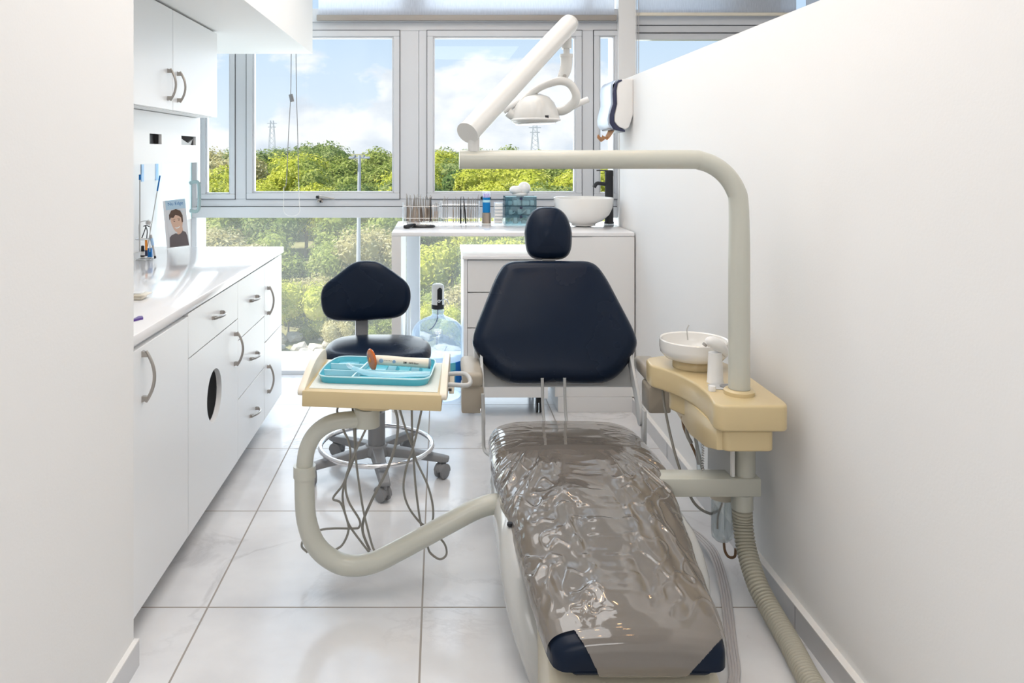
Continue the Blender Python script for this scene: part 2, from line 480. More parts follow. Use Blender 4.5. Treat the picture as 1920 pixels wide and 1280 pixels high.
def text(name, s, size, mtx, m, parent, depth=.0004, bold=False):
    cu = bpy.data.curves.new('t', 'FONT'); cu.body = s; cu.size = size; cu.extrude = depth; cu.align_x = 'CENTER'; cu.align_y = 'CENTER'
    if bold: cu.offset = size * .02
    t = bpy.data.objects.new('t', cu); COL.objects.link(t)
    dg = bpy.context.evaluated_depsgraph_get(); me = bpy.data.meshes.new_from_object(t.evaluated_get(dg))
    bpy.data.objects.remove(t); bpy.data.curves.remove(cu)
    bm = bmesh.new(); bm.from_mesh(me); bpy.data.meshes.remove(me); bm.transform(mtx)
    return obj(name, bm, m, parent, smooth=False)
def P(px, py, d):
    """a measured photograph point at distance d, in metres"""
    return Vector(((px - 824) * d / F, d, EYE - (py - 288) * d / F))
def XX(px, d): return (px - 824) * d / F
def ZZ(py, d): return EYE - (py - 288) * d / F
T = Matrix.Translation
def R(deg, ax): return Matrix.Rotation(radians(deg), 4, ax)

# ================================================================== SETTING
struct(obj('floor', B().box(-1.75, 3.9, -2.7, 4.72, -.12, 0), 'floor', smooth=False))
struct(obj('ceiling', B().box(-1.75, 3.9, -2.7, 4.9, 2.66, 2.8), 'ceil', smooth=False))
WL = -1.43
struct(obj('wall_left', B().box(WL - .15, WL, 1.98, 4.9, 0, 2.66), 'wall', smooth=False))
struct(obj('wall_near_left', B().box(-1.6, -.757, -2.7, 1.98, 0, 2.66), 'wall', smooth=False))
struct(obj('wall_right', B().box(.965, 1.03, -2.7, 4.28, 0, 1.658), 'wall', smooth=False))
struct(obj('wall_far_right', B().box(3.75, 3.9, -2.7, 4.9, 0, 2.66), 'wall', smooth=False))
struct(obj('wall_back', B().box(-1.6, 3.9, -2.85, -2.7, 0, 2.66), 'wall', smooth=False))
b = struct(obj('baseboard_near_left', B().box(-.757, -.7445, -2.7, 1.985, 0, .063), 'base', smooth=False))
b = struct(obj('baseboard_cap_left', B().box(-.757, -.7445, -2.7, 1.985, .063, .067), 'basecap', smooth=False))
bb = B().box(.947, .965, -2.7, 4.28, 0, .065)
struct(obj('baseboard_right', bb, 'base', smooth=False))
struct(obj('baseboard_cap_right', B().box(.946, .965, -2.7, 4.28, .065, .068), 'basecap', smooth=False))
# seams between skirting tiles
for i, y in enumerate((2.13, 2.73, 3.33, 3.93, 1.53)):
    struct(obj('trim_%d' % (i + 20), B().box(.9462, .947, y, y + .0015, 0, .065), 'grey', smooth=False))

# soffit over the wall cabinets
struct(obj('trim_1', B().box(-1.43, -.698, 1.98, 4.4, 1.8175, 2.66), 'ceil', smooth=False))
# column between the windows
D = 4.6
struct(obj('trim_2', B().box(XX(1158, D), XX(1190, D), D - .03, 4.86, 0, 2.66), 'wall', smooth=False))

# ---- window wall. fixed members
def zz(py): return ZZ(py, D)
def xx(px): return XX(px, D)
n_t = [3]
def member(x0, x1, z0, z1, y0=D + .012, y1=D + .09, m='alu'):
    o = struct(obj('trim_%d' % n_t[0], B().box(x0, x1, y0, y1, z0, z1, .002, 1), m)); n_t[0] += 1; return o
XL, XR = WL, xx(1158)
member(XL, XR, zz(408), zz(388), D - .004, D + .11)           # sill beam
member(XL, XR, zz(388) - .0012, zz(387) + .001, D + .0105, D + .02, 'gask')
member(XL, XR, zz(387), zz(373))
member(XL, XR, zz(57), zz(41))
member(XL, XR, zz(41), zz(41) + .075, D - .002, D + .10)      # head beam
member(XL, XR, 2.60, 2.66, D, D + .1)
for a_, b_ in ((439, 461), (750, 785), (785.4, 801), (1091, 1113)):
    lo = zz(373)
    member(xx(a_), xx(b_), lo, zz(57), D + .008, D + .095)
    member(xx(a_) + .004, xx(b_) - .004, zz(41) + .075, 2.60, D + .02, D + .09)
member(xx(762), xx(787), .03, zz(408), D + .01, D + .09)        # lower mullion
member(XL, XR, 0, .022, D - .0, D + .09)                      # bottom track
member(XL, XL + .03, 0, 2.6, D + .01, D + .08)

wn = [1]
def window(px0, px1, sash=(10, 14), py0=57, py1=373, gx=None, handle=None, border=13.5):
    """one glazed sash with black gasket line round it"""
    n = wn[0]; wn[0] += 1
    x0, x1, z0, z1 = xx(px0), xx(px1), zz(py1), zz(py0)
    w = struct(thing('window_%d' % n, '', '', ((x0 + x1) / 2, D + .05, z0))); del w['label']; del w['category']
    fw = border * D / F
    fr = B()
    def frame(x0, x1, z0, z1, t, y0, y1, bev=.002):
        fr2 = B()
        fr2.box(x0, x1, y0, y1, z0, z0 + t, bev, 1).box(x0, x1, y0, y1, z1 - t, z1, bev, 1)
        fr2.box(x0, x0 + t, y0, y1, z0 + t, z1 - t, bev, 1).box(x1 - t, x1, y0, y1, z0 + t, z1 - t, bev, 1)
        return fr2
    g = .0035
    obj('gasket', frame(x0 - g, x1 + g, z0 - g, z1 + g, .006, D + .006, D + .02, 0), 'gask', w)
    obj('sash', frame(x0, x1, z0, z1, fw * .82, D + .0, D + .06), 'alu', w)
    obj('glazing_bead', frame(x0 + fw * .8, x1 - fw * .8, z0 + fw * .8, z1 - fw * .8, fw * .25, D + .010, D + .05), 'alu', w)
    obj('pane', B().box(x0 + fw, x1 - fw, D + .035, D + .038, z0 + fw, z1 - fw), 'glass', w, smooth=False)
    return w
w1 = window(376, 440, border=11)
w2 = window(462, 749)
w3 = window(801, 1091)
w4 = window(1114, 1163, border=12)
# latch of the second window
la = B()
c = P(600, 371, D - .006)
la.box(c.x - .012, c.x + .012, c.y - .012, c.y + .012, c.z - .016, c.z + .016, .004)
la.tube([(c.x - .008, c.y - .018, c.z + .006), (c.x + .03, c.y - .028, c.z + .006), (c.x + .085, c.y - .03, c.z - .002)], .007, 10, 4, radii=[.008, .007, .005])
la.box(c.x - .015, c.x + .02, c.y - .02, c.y, c.z - .026, c.z - .014, .003)
lt_ = obj('latch', la, 'nickel', w2)
obj('latch_knob', B().cyl((c.x - .016, c.y - .026, c.z + .006), (c.x - .004, c.y - .03, c.z + .006), .009).cyl((c.x + .006, c.y - .024, c.z - .020), (c.x + .006, c.y - .018, c.z - .020), .006), 'black', lt_)
c = P(904, 371, D - .006)
obj('latch', B().cyl((c.x, c.y, c.z), (c.x, c.y - .02, c.z), .010).box(c.x, c.x + .05, c.y - .025, c.y - .012, c.z - .007, c.z + .007, .003), 'black', w3)
def pane_window(x0, x1, z0, z1, m='glassd', y=D + .05):
    n = wn[0]; wn[0] += 1
    return struct(obj('window_%d' % n, B().box(x0, x1, y, y + .004, z0, z1), m, smooth=False))
pane_window(XL, xx(762), .022, zz(408)); pane_window(xx(787), XR, .022, zz(408))
for a_, b_ in ((XL, xx(461)), (xx(461), xx(765)), (xx(765), xx(1100)), (xx(1100), XR)):
    pane_window(a_ + .004, b_ - .004, zz(41) + .075, 2.60, 'glass')
# windows beyond the column, seen over the partition
XC = xx(1190)
member(XC, 3.75, zz(46), zz(60) * 0 + zz(24) + .02, D + .01, D + .1)
member(XC, 3.75, zz(60), zz(46) - .003, D + .02, D + .1)
member(XC, 3.75, zz(46) - .003, zz(46), D + .012, D + .03, 'gask')
member(XC, 3.75, zz(61), zz(60), D + .014, D + .03, 'gask')
member(XC, 3.75, zz(73), zz(61), D + .024, D + .09)
member(XC, 3.75, 2.60, 2.66, D, D + .1)
member(XC, 3.75, .9, zz(373), D, D + .1)
member(XC, 3.75, 0, .9, D + .02, D + .1)
for xa in (xx(1366), xx(1700)):
    member(xa, xa + .32 if xa < 2 else xa + .1, 0, 2.6, D + .045, D + .14)
pane_window(XC, 3.75, zz(373), zz(73), 'glass', D + .06)
pane_window(XC, 3.75, zz(24) + .02, 2.60, 'glass', D + .06)
# roof slab edge above the windows keeps the high sun out
struct(obj('wall_top', B().box(-1.6, 3.9, 4.70, 4.80, 2.66, 2.9), 'ledge', smooth=False))

# ================================================================== OUTDOORS
o = obj('terrace', B().box(-9, 9, 4.72, 5.55, -.35, -.10), 'ledge', smooth=False)
struct(o)
def gz(y):   # height of the ground outside
    pts = [(5.5, -5), (14, -4.0), (18, -3.25), (21, -2.9), (26, -2.2), (34, -1.3), (48, -.6), (80, 0), (700, 1.0)]
    for (a, za), (b_, zb) in zip(pts[:-1], pts[1:]):
        if y <= b_: return za + (zb - za) * max(0, (y - a)) / (b_ - a)
    return 1.0
gb = bmesh.new(); rows = []
ys = [5.5, 8, 11, 14, 16, 18, 19, 20, 21, 23, 26, 30, 34, 41, 48, 60, 80, 200, 400, 700]
for y in ys:
    row = []
    for i in range(41):
        x = (i - 20) / 20 * max(25, y * 1.6)
        row.append(gb.verts.new((x, y, gz(y) + .15 * noise.noise(Vector((x * .4, y * .4, 0))))))
    rows.append(row)
for a_, b_ in zip(rows[:-1], rows[1:]):
    for i in range(40): gb.faces.new((a_[i], a_[i + 1], b_[i + 1], b_[i]))
struct(obj('ground', gb, 'soil'))

def crown_mesh(name, seed, blobs, nleaf, ls, m, spread=(1, 1, .8)):
    rnd = random.Random(seed); bm = bmesh.new(); C = []
    for i in range(blobs):
        a = rnd.uniform(0, 2 * pi); r = rnd.uniform(.0, .75)
        C.append((Vector((cos(a) * r * spread[0], sin(a) * r * spread[1], rnd.uniform(-.45, .55) * spread[2])), rnd.uniform(.32, .62)))
    for c_, r_ in C:
        for k in range(nleaf // blobs):
            d = Vector((rnd.gauss(0, 1), rnd.gauss(0, 1), rnd.gauss(0, 1) + .25)).normalized()
            p = c_ + d * r_ * rnd.uniform(.72, 1.08)
            nrm = (d + Vector((rnd.gauss(0, .5), rnd.gauss(0, .5), rnd.gauss(0, .5) + .5))).normalized()
            t = nrm.orthogonal().normalized(); t.rotate(Matrix.Rotation(rnd.uniform(0, 6.28), 3, nrm)); s = nrm.cross(t)
            L_ = ls * rnd.uniform(.6, 1.3); W_ = L_ * .42
            vs = [bm.verts.new(p + q) for q in (-t * L_, s * W_ - nrm * L_ * .12, t * L_, -s * W_ - nrm * L_ * .12)]
            bm.faces.new(vs)
        # inner mass so that the crown is not hollow
        q = bmesh.ops.create_icosphere(bm, subdivisions=2, radius=r_ * .74)
        for v in q['verts']: v.co = v.co * (1 + .15 * noise.noise(v.co * 6)) + c_
    me = bpy.data.meshes.new(name); bm.to_mesh(me); bm.free(); me.materials.append(m)
    return me
LM = dict(
    bright=leaf_mat('bright_leaves', (.42, .46, .06), (.64, .64, .10), (.84, .80, .22)),
    green=leaf_mat('green_leaves', (.19, .25, .06), (.36, .42, .10), (.56, .58, .20)),
    dark=leaf_mat('dark_leaves', (.12, .20, .06), (.27, .34, .11), (.47, .50, .20)),
    straw=leaf_mat('dry_leaves', (.42, .36, .16), (.58, .52, .24), (.80, .72, .46)),
)
CR = {k: [crown_mesh('foliage', 11 * i + j, 9, 4200, .055, LM[k]) for j in range(2)] for i, k in enumerate(LM)}
tb_ = B().tube([(0, 0, -1.3), (.03, .02, -.8), (0, 0, 0)], .05, 8, 4, radii=[.055, .045, .035]).tube([(0, 0, -.6), (.3, .1, .1)], .03, 6, 0).tube([(0, 0, -.5), (-.3, -.1, .2)], .03, 6, 0)
me_tr = bpy.data.meshes.new('trunk'); tb_.bm.to_mesh(me_tr); tb_.bm.free(); me_tr.materials.append(M['bark'])
LAB = {
    'bright': 'yellow-green sunlit leafy tree in the thicket outside', 'green': 'mid-green leafy tree in the thicket outside',
    'dark': 'deep green dense tree in the thicket outside', 'straw': 'dry straw-coloured bush in the thicket outside'}
def tree(kind, x, y, z, s, sz=1.0):
    t = thing('tree' if kind != 'straw' else 'bush', LAB[kind], 'tree' if kind != 'straw' else 'bush', (x, y, z), {'bright': 'yellow-green trees outside', 'green': 'mid-green trees outside', 'dark': 'dark green trees outside', 'straw': 'dry bushes outside'}[kind])
    a = random.uniform(0, 6.28)
    t.matrix_basis = T((x, y, z)) @ Matrix.Rotation(a, 4, 'Z') @ Matrix.Diagonal((s, s, s * sz, 1))
    o = bpy.data.objects.new('foliage', random.choice(CR[kind])); COL.objects.link(o); o.parent = t
    o = bpy.data.objects.new('trunk', me_tr); COL.objects.link(o); o.parent = t
    return t
# rows of trees: distance, screen span, top height
rt = random.Random(3)
for y, n, top, s0 in ((18.9, 20, -2.35, .5), (19.8, 19, -1.7, .72), (21.2, 17, -.9, 1.0), (23.4, 13, -.15, 1.15), (26, 12, .35, 1.3), (29, 12, .75, 1.4), (33, 12, 1.1, 1.5), (38, 11, 1.3, 1.6), (46, 11, 1.55, 1.8), (57, 12, 1.8, 2.0)):
    x0, x1 = XX(250, y), XX(1250, y)
    for i in range(n):
        x = x0 + (x1 - x0) * (i + rt.uniform(.2, .8)) / n
        s = s0 * rt.uniform(.8, 1.2)
        px = 824 + x * F / y
        if y < 22: kind = rt.choice(['green', 'bright', 'straw', 'green', 'green', 'bright'])
        elif y < 30: kind = rt.choice(['bright', 'bright', 'green', 'bright', 'straw' if px < 480 else 'dark'])
        elif y < 40: kind = rt.choice(['bright', 'green', 'green', 'dark', 'straw'])
        else: kind = rt.choice(['dark', 'green', 'dark', 'green'])
        tree(kind, x, y + rt.uniform(-.8, .8), top - s * .85 + rt.uniform(-.25, .25), s)
# limestone rubble at the foot of the thicket
rb = bmesh.new(); bmesh.ops.create_icosphere(rb, subdivisions=2, radius=1)
for v in rb.verts: v.co *= 1 + .35 * noise.noise(v.co * 1.6) + .12 * noise.noise(v.co * 5)
me_rock = bpy.data.meshes.new('rock'); rb.to_mesh(me_rock); rb.free(); me_rock.materials.append(M['rock'])
for i in range(60):
    o = bpy.data.objects.new('rock', me_rock); COL.objects.link(o)
    y = rt.uniform(17.6, 19.0); x = XX(rt.uniform(480, 900), y); s = rt.uniform(.06, .2)
    o.location = (x, y, gz(y) + s * .3); o.scale = (s * 1.3, s, s * .8); o.rotation_euler = (0, 0, rt.uniform(0, 6))
    tag(o, 'pale limestone rock at the foot of the thicket outside', 'rock', 'limestone rocks outside')
# lamp post outside
d = 17.2
lp = thing('street_lamp', 'slim grey lamp post with two floodlights outside the left window', 'street lamp', (XX(672, d), d, gz(d)))
x = XX(674, d); zt = ZZ(291, d)
obj('pole', B().tube([(XX(670, d), d, gz(d)), (x, d, zt)], .04, 12, 0, radii=[.06, .034]), 'polem', lp)
obj('cross_arm', B().box(x - .16, x + .16, d - .02, d + .02, zt - .07, zt - .035, .005), 'polem', lp)
for s in (-1, 1):
    obj('floodlight', B().box(x + s * .17 - .055, x + s * .17 + .055, d - .09, d + .06, zt - .075, zt - .03, .01), 'polem', lp)
    obj('sensor', B().lathe([(0, .0), (.03, .0), (.022, .04), (0, .05)], (x + s * .10, d, zt - .035), 12), 'grey', lp)
# pylons on the horizon
for px, pyt, dd, lab in ((1003, 233, 210, 'distant steel lattice pylon on the horizon below the lamp head'), (510, 226, 260, 'faint distant lattice mast above the trees left of the blind cord')):
    x = XX(px, dd); z0 = .5; z1 = ZZ(pyt, dd); pl = B(); w0 = 1.1; w1_ = .45; K = 7
    for s in ((-1, -1), (1, -1), (1, 1), (-1, 1)):
        pl.cyl((x + s[0] * w0, dd + s[1] * w0, z0), (x + s[0] * w1_, dd + s[1] * w1_, z1), .09, seg=5)
    for k in range(K):
        a, c_ = k / K, (k + 1) / K
        wa, wc = w0 + (w1_ - w0) * a, w0 + (w1_ - w0) * c_
        za, zc = z0 + (z1 - z0) * a, z0 + (z1 - z0) * c_
        pl.cyl((x - wa, dd - wa, za), (x + wc, dd - wc, zc), .05, seg=4).cyl((x + wa, dd - wa, za), (x - wc, dd - wc, zc), .05, seg=4)
    pyl = thing('pylon', lab, 'pylon', (x, dd, z0))
    obj('lattice', pl, 'far', pyl, smooth=False)
    obj('cross_arm', B().box(x - 1.6, x + 1.6, dd - .1, dd + .1, z1 - 1.0, z1 - .8).box(x - 1.3, x + 1.3, dd - .1, dd + .1, z1 - 2.2, z1 - 2.0), 'far', pyl, smooth=False)

# ================================================================== BLINDS
yb = D - .03
ra = thing('roller_blind', 'sheer white roller blind pulled down over the main windows', 'blind', (0, yb, 2.6))
x0, x1 = XX(597, yb), XX(1152, yb)
obj('fabric', B().box(x0, x1, yb, yb + .001, ZZ(28, yb), 2.62), 'blind', ra, smooth=False)
obj('hem_bar', B().box(XX(594, yb), XX(1156, yb), yb - .012, yb + .012, ZZ(39, yb), ZZ(28.5, yb), .003), mat('blind_bar_taupe', (.36, .33, .30), .5), ra)
obj('roller', B().cyl((x0, yb, 2.63), (x1, yb, 2.63), .022), 'white', ra)
rb2 = thing('roller_blind', 'sheer white roller blind beyond the column, seen above the partition', 'blind', (2.4, yb, 2.6))
x0, x1 = XX(1196, yb), XX(1493, yb)
obj('fabric', B().box(x0, x1, yb, yb + .001, ZZ(24, yb), 2.62), 'blind', rb2, smooth=False)
obj('hem_bar', B().box(XX(1192, yb), x1, yb - .012, yb + .012, ZZ(30, yb), ZZ(24, yb), .003), 'creaml', rb2)
rb3 = thing('roller_blind', 'sheer white roller blind at the far right, its edge just above the partition', 'blind', (3.2, yb, 2.6))
obj('fabric', B().box(XX(1511, yb), 3.7, yb, yb + .001, ZZ(24, yb), 2.62), 'blind', rb3, smooth=False)
obj('hem_bar', B().box(XX(1511, yb), 3.7, yb - .012, yb + .012, ZZ(30, yb), ZZ(24, yb), .003), 'creaml', rb3)
dc = 4.42
bc = thing('blind_cord', 'dark looped blind cord with small weight hanging from the soffit', 'cord', (XX(550, dc), dc, 1.8175))
obj('cord', B().tube([P(546, 99, dc), P(545, 180, dc), P(541, 250, dc), P(537, 340, dc), P(532, 352, dc)], .0022, 6, 4)
    .tube([P(555, 99, dc), P(556, 180, dc), P(558, 250, dc), P(560, 340, dc)], .0022, 6, 4), 'grey', bc)
obj('lower_cord', B().tube([P(532, 352, dc), P(532, 372, dc), P(533, 398, dc), P(547, 405, dc), P(561, 398, dc), P(561, 372, dc), P(560, 340, dc)], .0018, 6, 5), 'white', bc)['label'] = 'white lower loop'
obj('weight', B().tube([P(545, 177, dc), P(546.5, 183, dc), P(548, 191, dc)], .012, 12, 2), 'grey', bc)
bc2 = thing('blind_cord', 'pale blind cord hanging beside the column above the partition', 'cord', (XX(1195, 4.55), 4.55, 2.6))
obj('cord', B().cyl((XX(1194, 4.55), 4.55, 1.2), (XX(1194, 4.55), 4.55, 2.62), .002, seg=6).cyl((XX(1197.5, 4.55), 4.55, 1.2), (XX(1197.5, 4.55), 4.55, 2.62), .002, seg=6), 'hosel', bc2)

# ceiling lamps of the room (above and behind the frame)
def downlight(x, y, lab):
    t = thing('downlight', lab, 'lamp', (x, y, 2.66))
    obj('trim_ring', B().lathe([(.045, 0), (.06, -.004), (.06, -.008), (.045, -.008)], (x, y, 2.66)), 'white', t)
    obj('bulb', B().lathe([(0, -.006), (.030, -.006), (.030, -.002), (0, -.002)], (x, y, 2.66)), 'warm', t)
for x in (-.3, .15, .5, .85):
    for y in (1.5, 2.4, 3.3): downlight(x, y, 'small warm round downlight in the ceiling above the dental chair')
for t_ in [o for o in bpy.data.objects if o.name.startswith('downlight')]: t_['group'] = 'ceiling downlights'

# ================================================================== LEFT BASE CABINETS
CX, CZ0, CZ1 = -.78, .08, .777
BK = WL + .002
def bow_handle(y, z, L_, vertical=True, out=.028, x=CX):
    """arched bar handle with wedge feet; the bar is a flattened bow"""
    b_ = B(); n = 13
    for s in (-1, 1):
        c_ = L_ / 2 * s
        if vertical: b_.prism([(x, z + c_), (x, z + c_ - s * .016), (x + out * .55, z + c_ - s * .016), (x + out * .35, z + c_ - s * .004)], 'y', y - .006, y + .006)
        else: b_.prism([(x, y + c_), (x, y + c_ - s * .016), (x + out * .55, y + c_ - s * .016), (x + out * .35, y + c_ - s * .004)], 'z', z - .006, z + .006)
    pts = []
    for i in range(n):
        t = -1 + 2 * i / (n - 1); o_ = out * (.30 + .70 * (1 - t * t))
        pts.append((x + o_, y, z + t * L_ / 2 * .985) if vertical else (x + o_, y + t * L_ / 2 * .985, z))
    tb = B().tube(pts, .0045, 10, 0)
    b_.add(tb.bm.copy()); tb.bm.free()
    return b_
def carcass(y0, y1, z0=CZ0, z1=CZ1, x0=BK, x1=CX - .019, t=.016):
    return (B().box(x0, x1, y0, y0 + t, z0, z1).box(x0, x1, y1 - t, y1, z0, z1).box(x0, x1, y0 + t, y1 - t, z0, z0 + t)
            .box(x0, x1, y0 + t, y1 - t, z1 - t, z1).box(x0, x0 + .01, y0 + t, y1 - t, z0 + t, z1 - t))
G = .0016
def front(y0, y1, z0, z1): return B().box(CX - .018, CX, y0 + G, y1 - G, z0 + G, z1 - G, .001, 1)
# A
ya, yb_, yc, yd, ye = 2.0, 2.484, 3.095, 3.567, 3.955
A = thing('base_cabinet', 'white base cabinet with one tall plain door, nearest of the left-hand row', 'cabinet', (-1.1, (ya + yb_) / 2, CZ0))
obj('body', carcass(ya, yb_ - .0005, z1=CZ1 - .001), 'cab', A, smooth=False)
dr = obj('door', front(ya, yb_, CZ0, CZ1 - .012), 'cab', A); obj('handle', bow_handle(2.10, .685, .135, out=.032), 'nickel', dr)
Bc = thing('base_cabinet', 'white base cabinet with a round hole in its door, below the second drawer', 'cabinet', (-1.1, (yb_ + yc) / 2, CZ0))
obj('body', carcass(yb_ + .0005, yc - .0005, z1=CZ1 - .001), 'cab', Bc, smooth=False)
dr = obj('drawer', front(yb_, yc, .631, CZ1 - .004), 'cab', Bc); obj('handle', bow_handle(2.80, .705, .12, False), 'nickel', dr)
def holed_door(y0, y1, z0, z1, cy, cz, r, x0, x1, n=64):
    bm = bmesh.new()
    rect = []
    for k in range(n):
        a = 2 * pi * k / n; dy, dz = cos(a), sin(a)
        ty = ((y1 - cy) if dy > 0 else (y0 - cy)) / dy if abs(dy) > 1e-9 else 1e9
        tz = ((z1 - cz) if dz > 0 else (z0 - cz)) / dz if abs(dz) > 1e-9 else 1e9
        t = min(ty, tz); rect.append([cy + dy * t, cz + dz * t])
    for c_ in ((y0, z0), (y0, z1), (y1, z0), (y1, z1)):
        k = min(range(n), key=lambda i: (rect[i][0] - c_[0]) ** 2 + (rect[i][1] - c_[1]) ** 2); rect[k] = list(c_)
    V = {}
    for s, x in (('b', x0), ('f', x1)):
        V[s + 'i'] = [bm.verts.new((x, cy + r * cos(2 * pi * k / n), cz + r * sin(2 * pi * k / n))) for k in range(n)]
        V[s + 'o'] = [bm.verts.new((x, *rect[k])) for k in range(n)]
    for k in range(n):
        j = (k + 1) % n
        bm.faces.new((V['fi'][k], V['fi'][j], V['fo'][j], V['fo'][k])); bm.faces.new((V['bi'][k], V['bo'][k], V['bo'][j], V['bi'][j]))
        bm.faces.new((V['fi'][k], V['bi'][k], V['bi'][j], V['fi'][j])); bm.faces.new((V['fo'][k], V['fo'][j], V['bo'][j], V['bo'][k]))
    bmesh.ops.recalc_face_normals(bm, faces=bm.faces)
    return bm
dr = obj('door', holed_door(yb_ + G, yc - G, CZ0 + G, .631 - G, 2.775, .432, .09, CX - .018, CX), 'cab', Bc, sharp=30)
obj('handle', bow_handle(3.045, .527, .13, out=.032), 'nickel', dr)
wb = thing('waste_bin', 'dark waste bin with a red rim inside the cabinet with the round hole', 'bin', (-1.1, 2.8, CZ0 + .016))
obj('bin_body', B().lathe([(0, 0), (.13, 0), (.16, .34), (.15, .34), (.12, .01), (0, .01)], (-1.1, 2.8, CZ0 + .0165)), 'black', wb)
obj('rim', B().tube([(-1.1 + .156 * cos(a * pi / 8), 2.8 + .156 * sin(a * pi / 8), CZ0 + .36) for a in range(16)], .010, 8, 2, closed=True), 'red', wb)
Cc = thing('base_cabinet', 'white base cabinet with three stacked drawers in the left-hand row', 'cabinet', (-1.1, (yc + yd) / 2, CZ0))
obj('body', carcass(yc + .0005, yd - .0005, z1=CZ1 - .001), 'cab', Cc, smooth=False)
for z0, z1, zh in ((.545, CZ1 - .004, .664), (.3165, .545, .425), (CZ0, .3165, .19)):
    dr = obj('drawer', front(yc, yd, z0, z1), 'cab', Cc); obj('handle', bow_handle(3.345, zh, .12, False), 'nickel', dr)
Dc = thing('base_cabinet', 'narrow white base cabinet with two stacked doors at the window end', 'cabinet', (-1.1, (yd + ye) / 2, CZ0))
obj('body', carcass(yd + .0005, ye, z1=CZ1 - .001), 'cab', Dc, smooth=False)
for z0, z1, zh in ((.425, CZ1 - .004, .603), (CZ0, .425, .248)):
    dr = obj('door', front(yd, ye, z0, z1), 'cab', Dc); obj('handle', bow_handle(3.63, zh, .13), 'nickel', dr)
tag(obj('cabinet_plinth', B().box(BK, -.92, 2.0, ye - .03, 0, CZ0 - .0005), 'cabm', smooth=False), 'recessed white plinth under the left-hand base cabinets', 'plinth')
tag(obj('worktop', B().box(BK, CX + .002, 1.985, 4.0, CZ1, .805, .003, 2), 'top'), 'long glossy white worktop over the left-hand base cabinets', 'worktop')

# wall cabinets
UX = -1.0
uc = thing('wall_cabinet', 'white wall cabinet with a pair of doors under the soffit', 'cabinet', (-1.2, 3.0, 1.43))
obj('body', B().box(BK, UX - .019, 2.4, 3.6, 1.43, 1.812, .001, 1), 'cab', uc)
for y0, y1, yh in ((2.4, 3.0, 2.945), (3.0, 3.6, 3.055)):
    dr = obj('door', B().box(UX - .018, UX, y0 + G, y1 - G, 1.432, 1.808, .001, 1), 'cab', uc)
    obj('handle', bow_handle(yh, 1.523, .118, x=UX, out=.03), 'nickel', dr)
uc0 = thing('wall_cabinet', 'white wall cabinet mostly hidden behind the near wall end', 'cabinet', (-1.2, 2.2, 1.43))
obj('body', B().box(BK, UX - .019, 2.0, 2.398, 1.43, 1.812, .001, 1), 'cab', uc0)
obj('door', B().box(UX - .018, UX, 2.0, 2.4 - G, 1.432, 1.808, .001, 1), 'cab', uc0)
# glove dispenser box with two cut-outs
gx = -1.087
gd = thing('dispenser_box', 'white dispenser box with two square cut-outs below the wall cabinet', 'dispenser', (-1.25, 3.0, 1.23))
fb = B()
holes = [(3.0, 3.13), (3.37, 3.57)]; hz0, hz1 = 1.306, 1.345
fb.box(gx - .012, gx, 2.0, 3.6, 1.23, hz0).box(gx - .012, gx, 2.0, 3.6, hz1, 1.428)
for a_, b_ in ((2.0, 3.0), (3.13, 3.37), (3.57, 3.6)): fb.box(gx - .012, gx, a_, b_, hz0, hz1)
obj('front_panel', fb, 'cab', gd, smooth=False)
obj('shelf', B().box(BK, gx - .012, 2.0, 3.6, 1.23, 1.242).box(BK, gx - .012, 3.588, 3.6, 1.242, 1.428).box(BK, gx - .012, 2.0, 2.012, 1.242, 1.428), 'cab', gd, smooth=False)
obj('tissue', B().prism([(3.36, 1.30), (3.40, 1.335), (3.5, 1.315), (3.57, 1.335), (3.53, 1.30)], 'x', gx - .02, gx - .013), 'greyl', gd, smooth=False)
obj('glove_box', B().box(gx - .10, gx - .02, 2.95, 3.10, 1.243, 1.37, .004), 'black', gd)

# sliding glass door beyond the cabinets with a bar handle
gxd = -1.395
gl = thing('glass_panel', 'frosted glass panel with a bar handle standing beside the left wall', 'glass panel', (gxd, 4.2, .9))
gxe = gxd
obj('pane', B().box(gxe - .008, gxe, 4.05, 4.50, .905, 1.55), 'gglass', gl, smooth=False)
obj('edge_strip', B().box(gxe - .009, gxe + .001, 4.50, 4.508, .905, 1.55), 'gedge', gl, smooth=False)
hy = 4.47
hx0 = gxe
obj('handle', B().tube([(hx0, hy, ZZ(343, hy)), (hx0 + .040, hy, ZZ(341, hy)), (hx0 + .052, hy, ZZ(350, hy)), (hx0 + .052, hy, ZZ(386, hy)), (hx0 + .040, hy, ZZ(396, hy)), (hx0, hy, ZZ(395, hy))], .010, 12, 4), mat('sage_metal', (.28, .36, .36), .4), gl)

# items on the left worktop -----------------------------------------
WT = .805
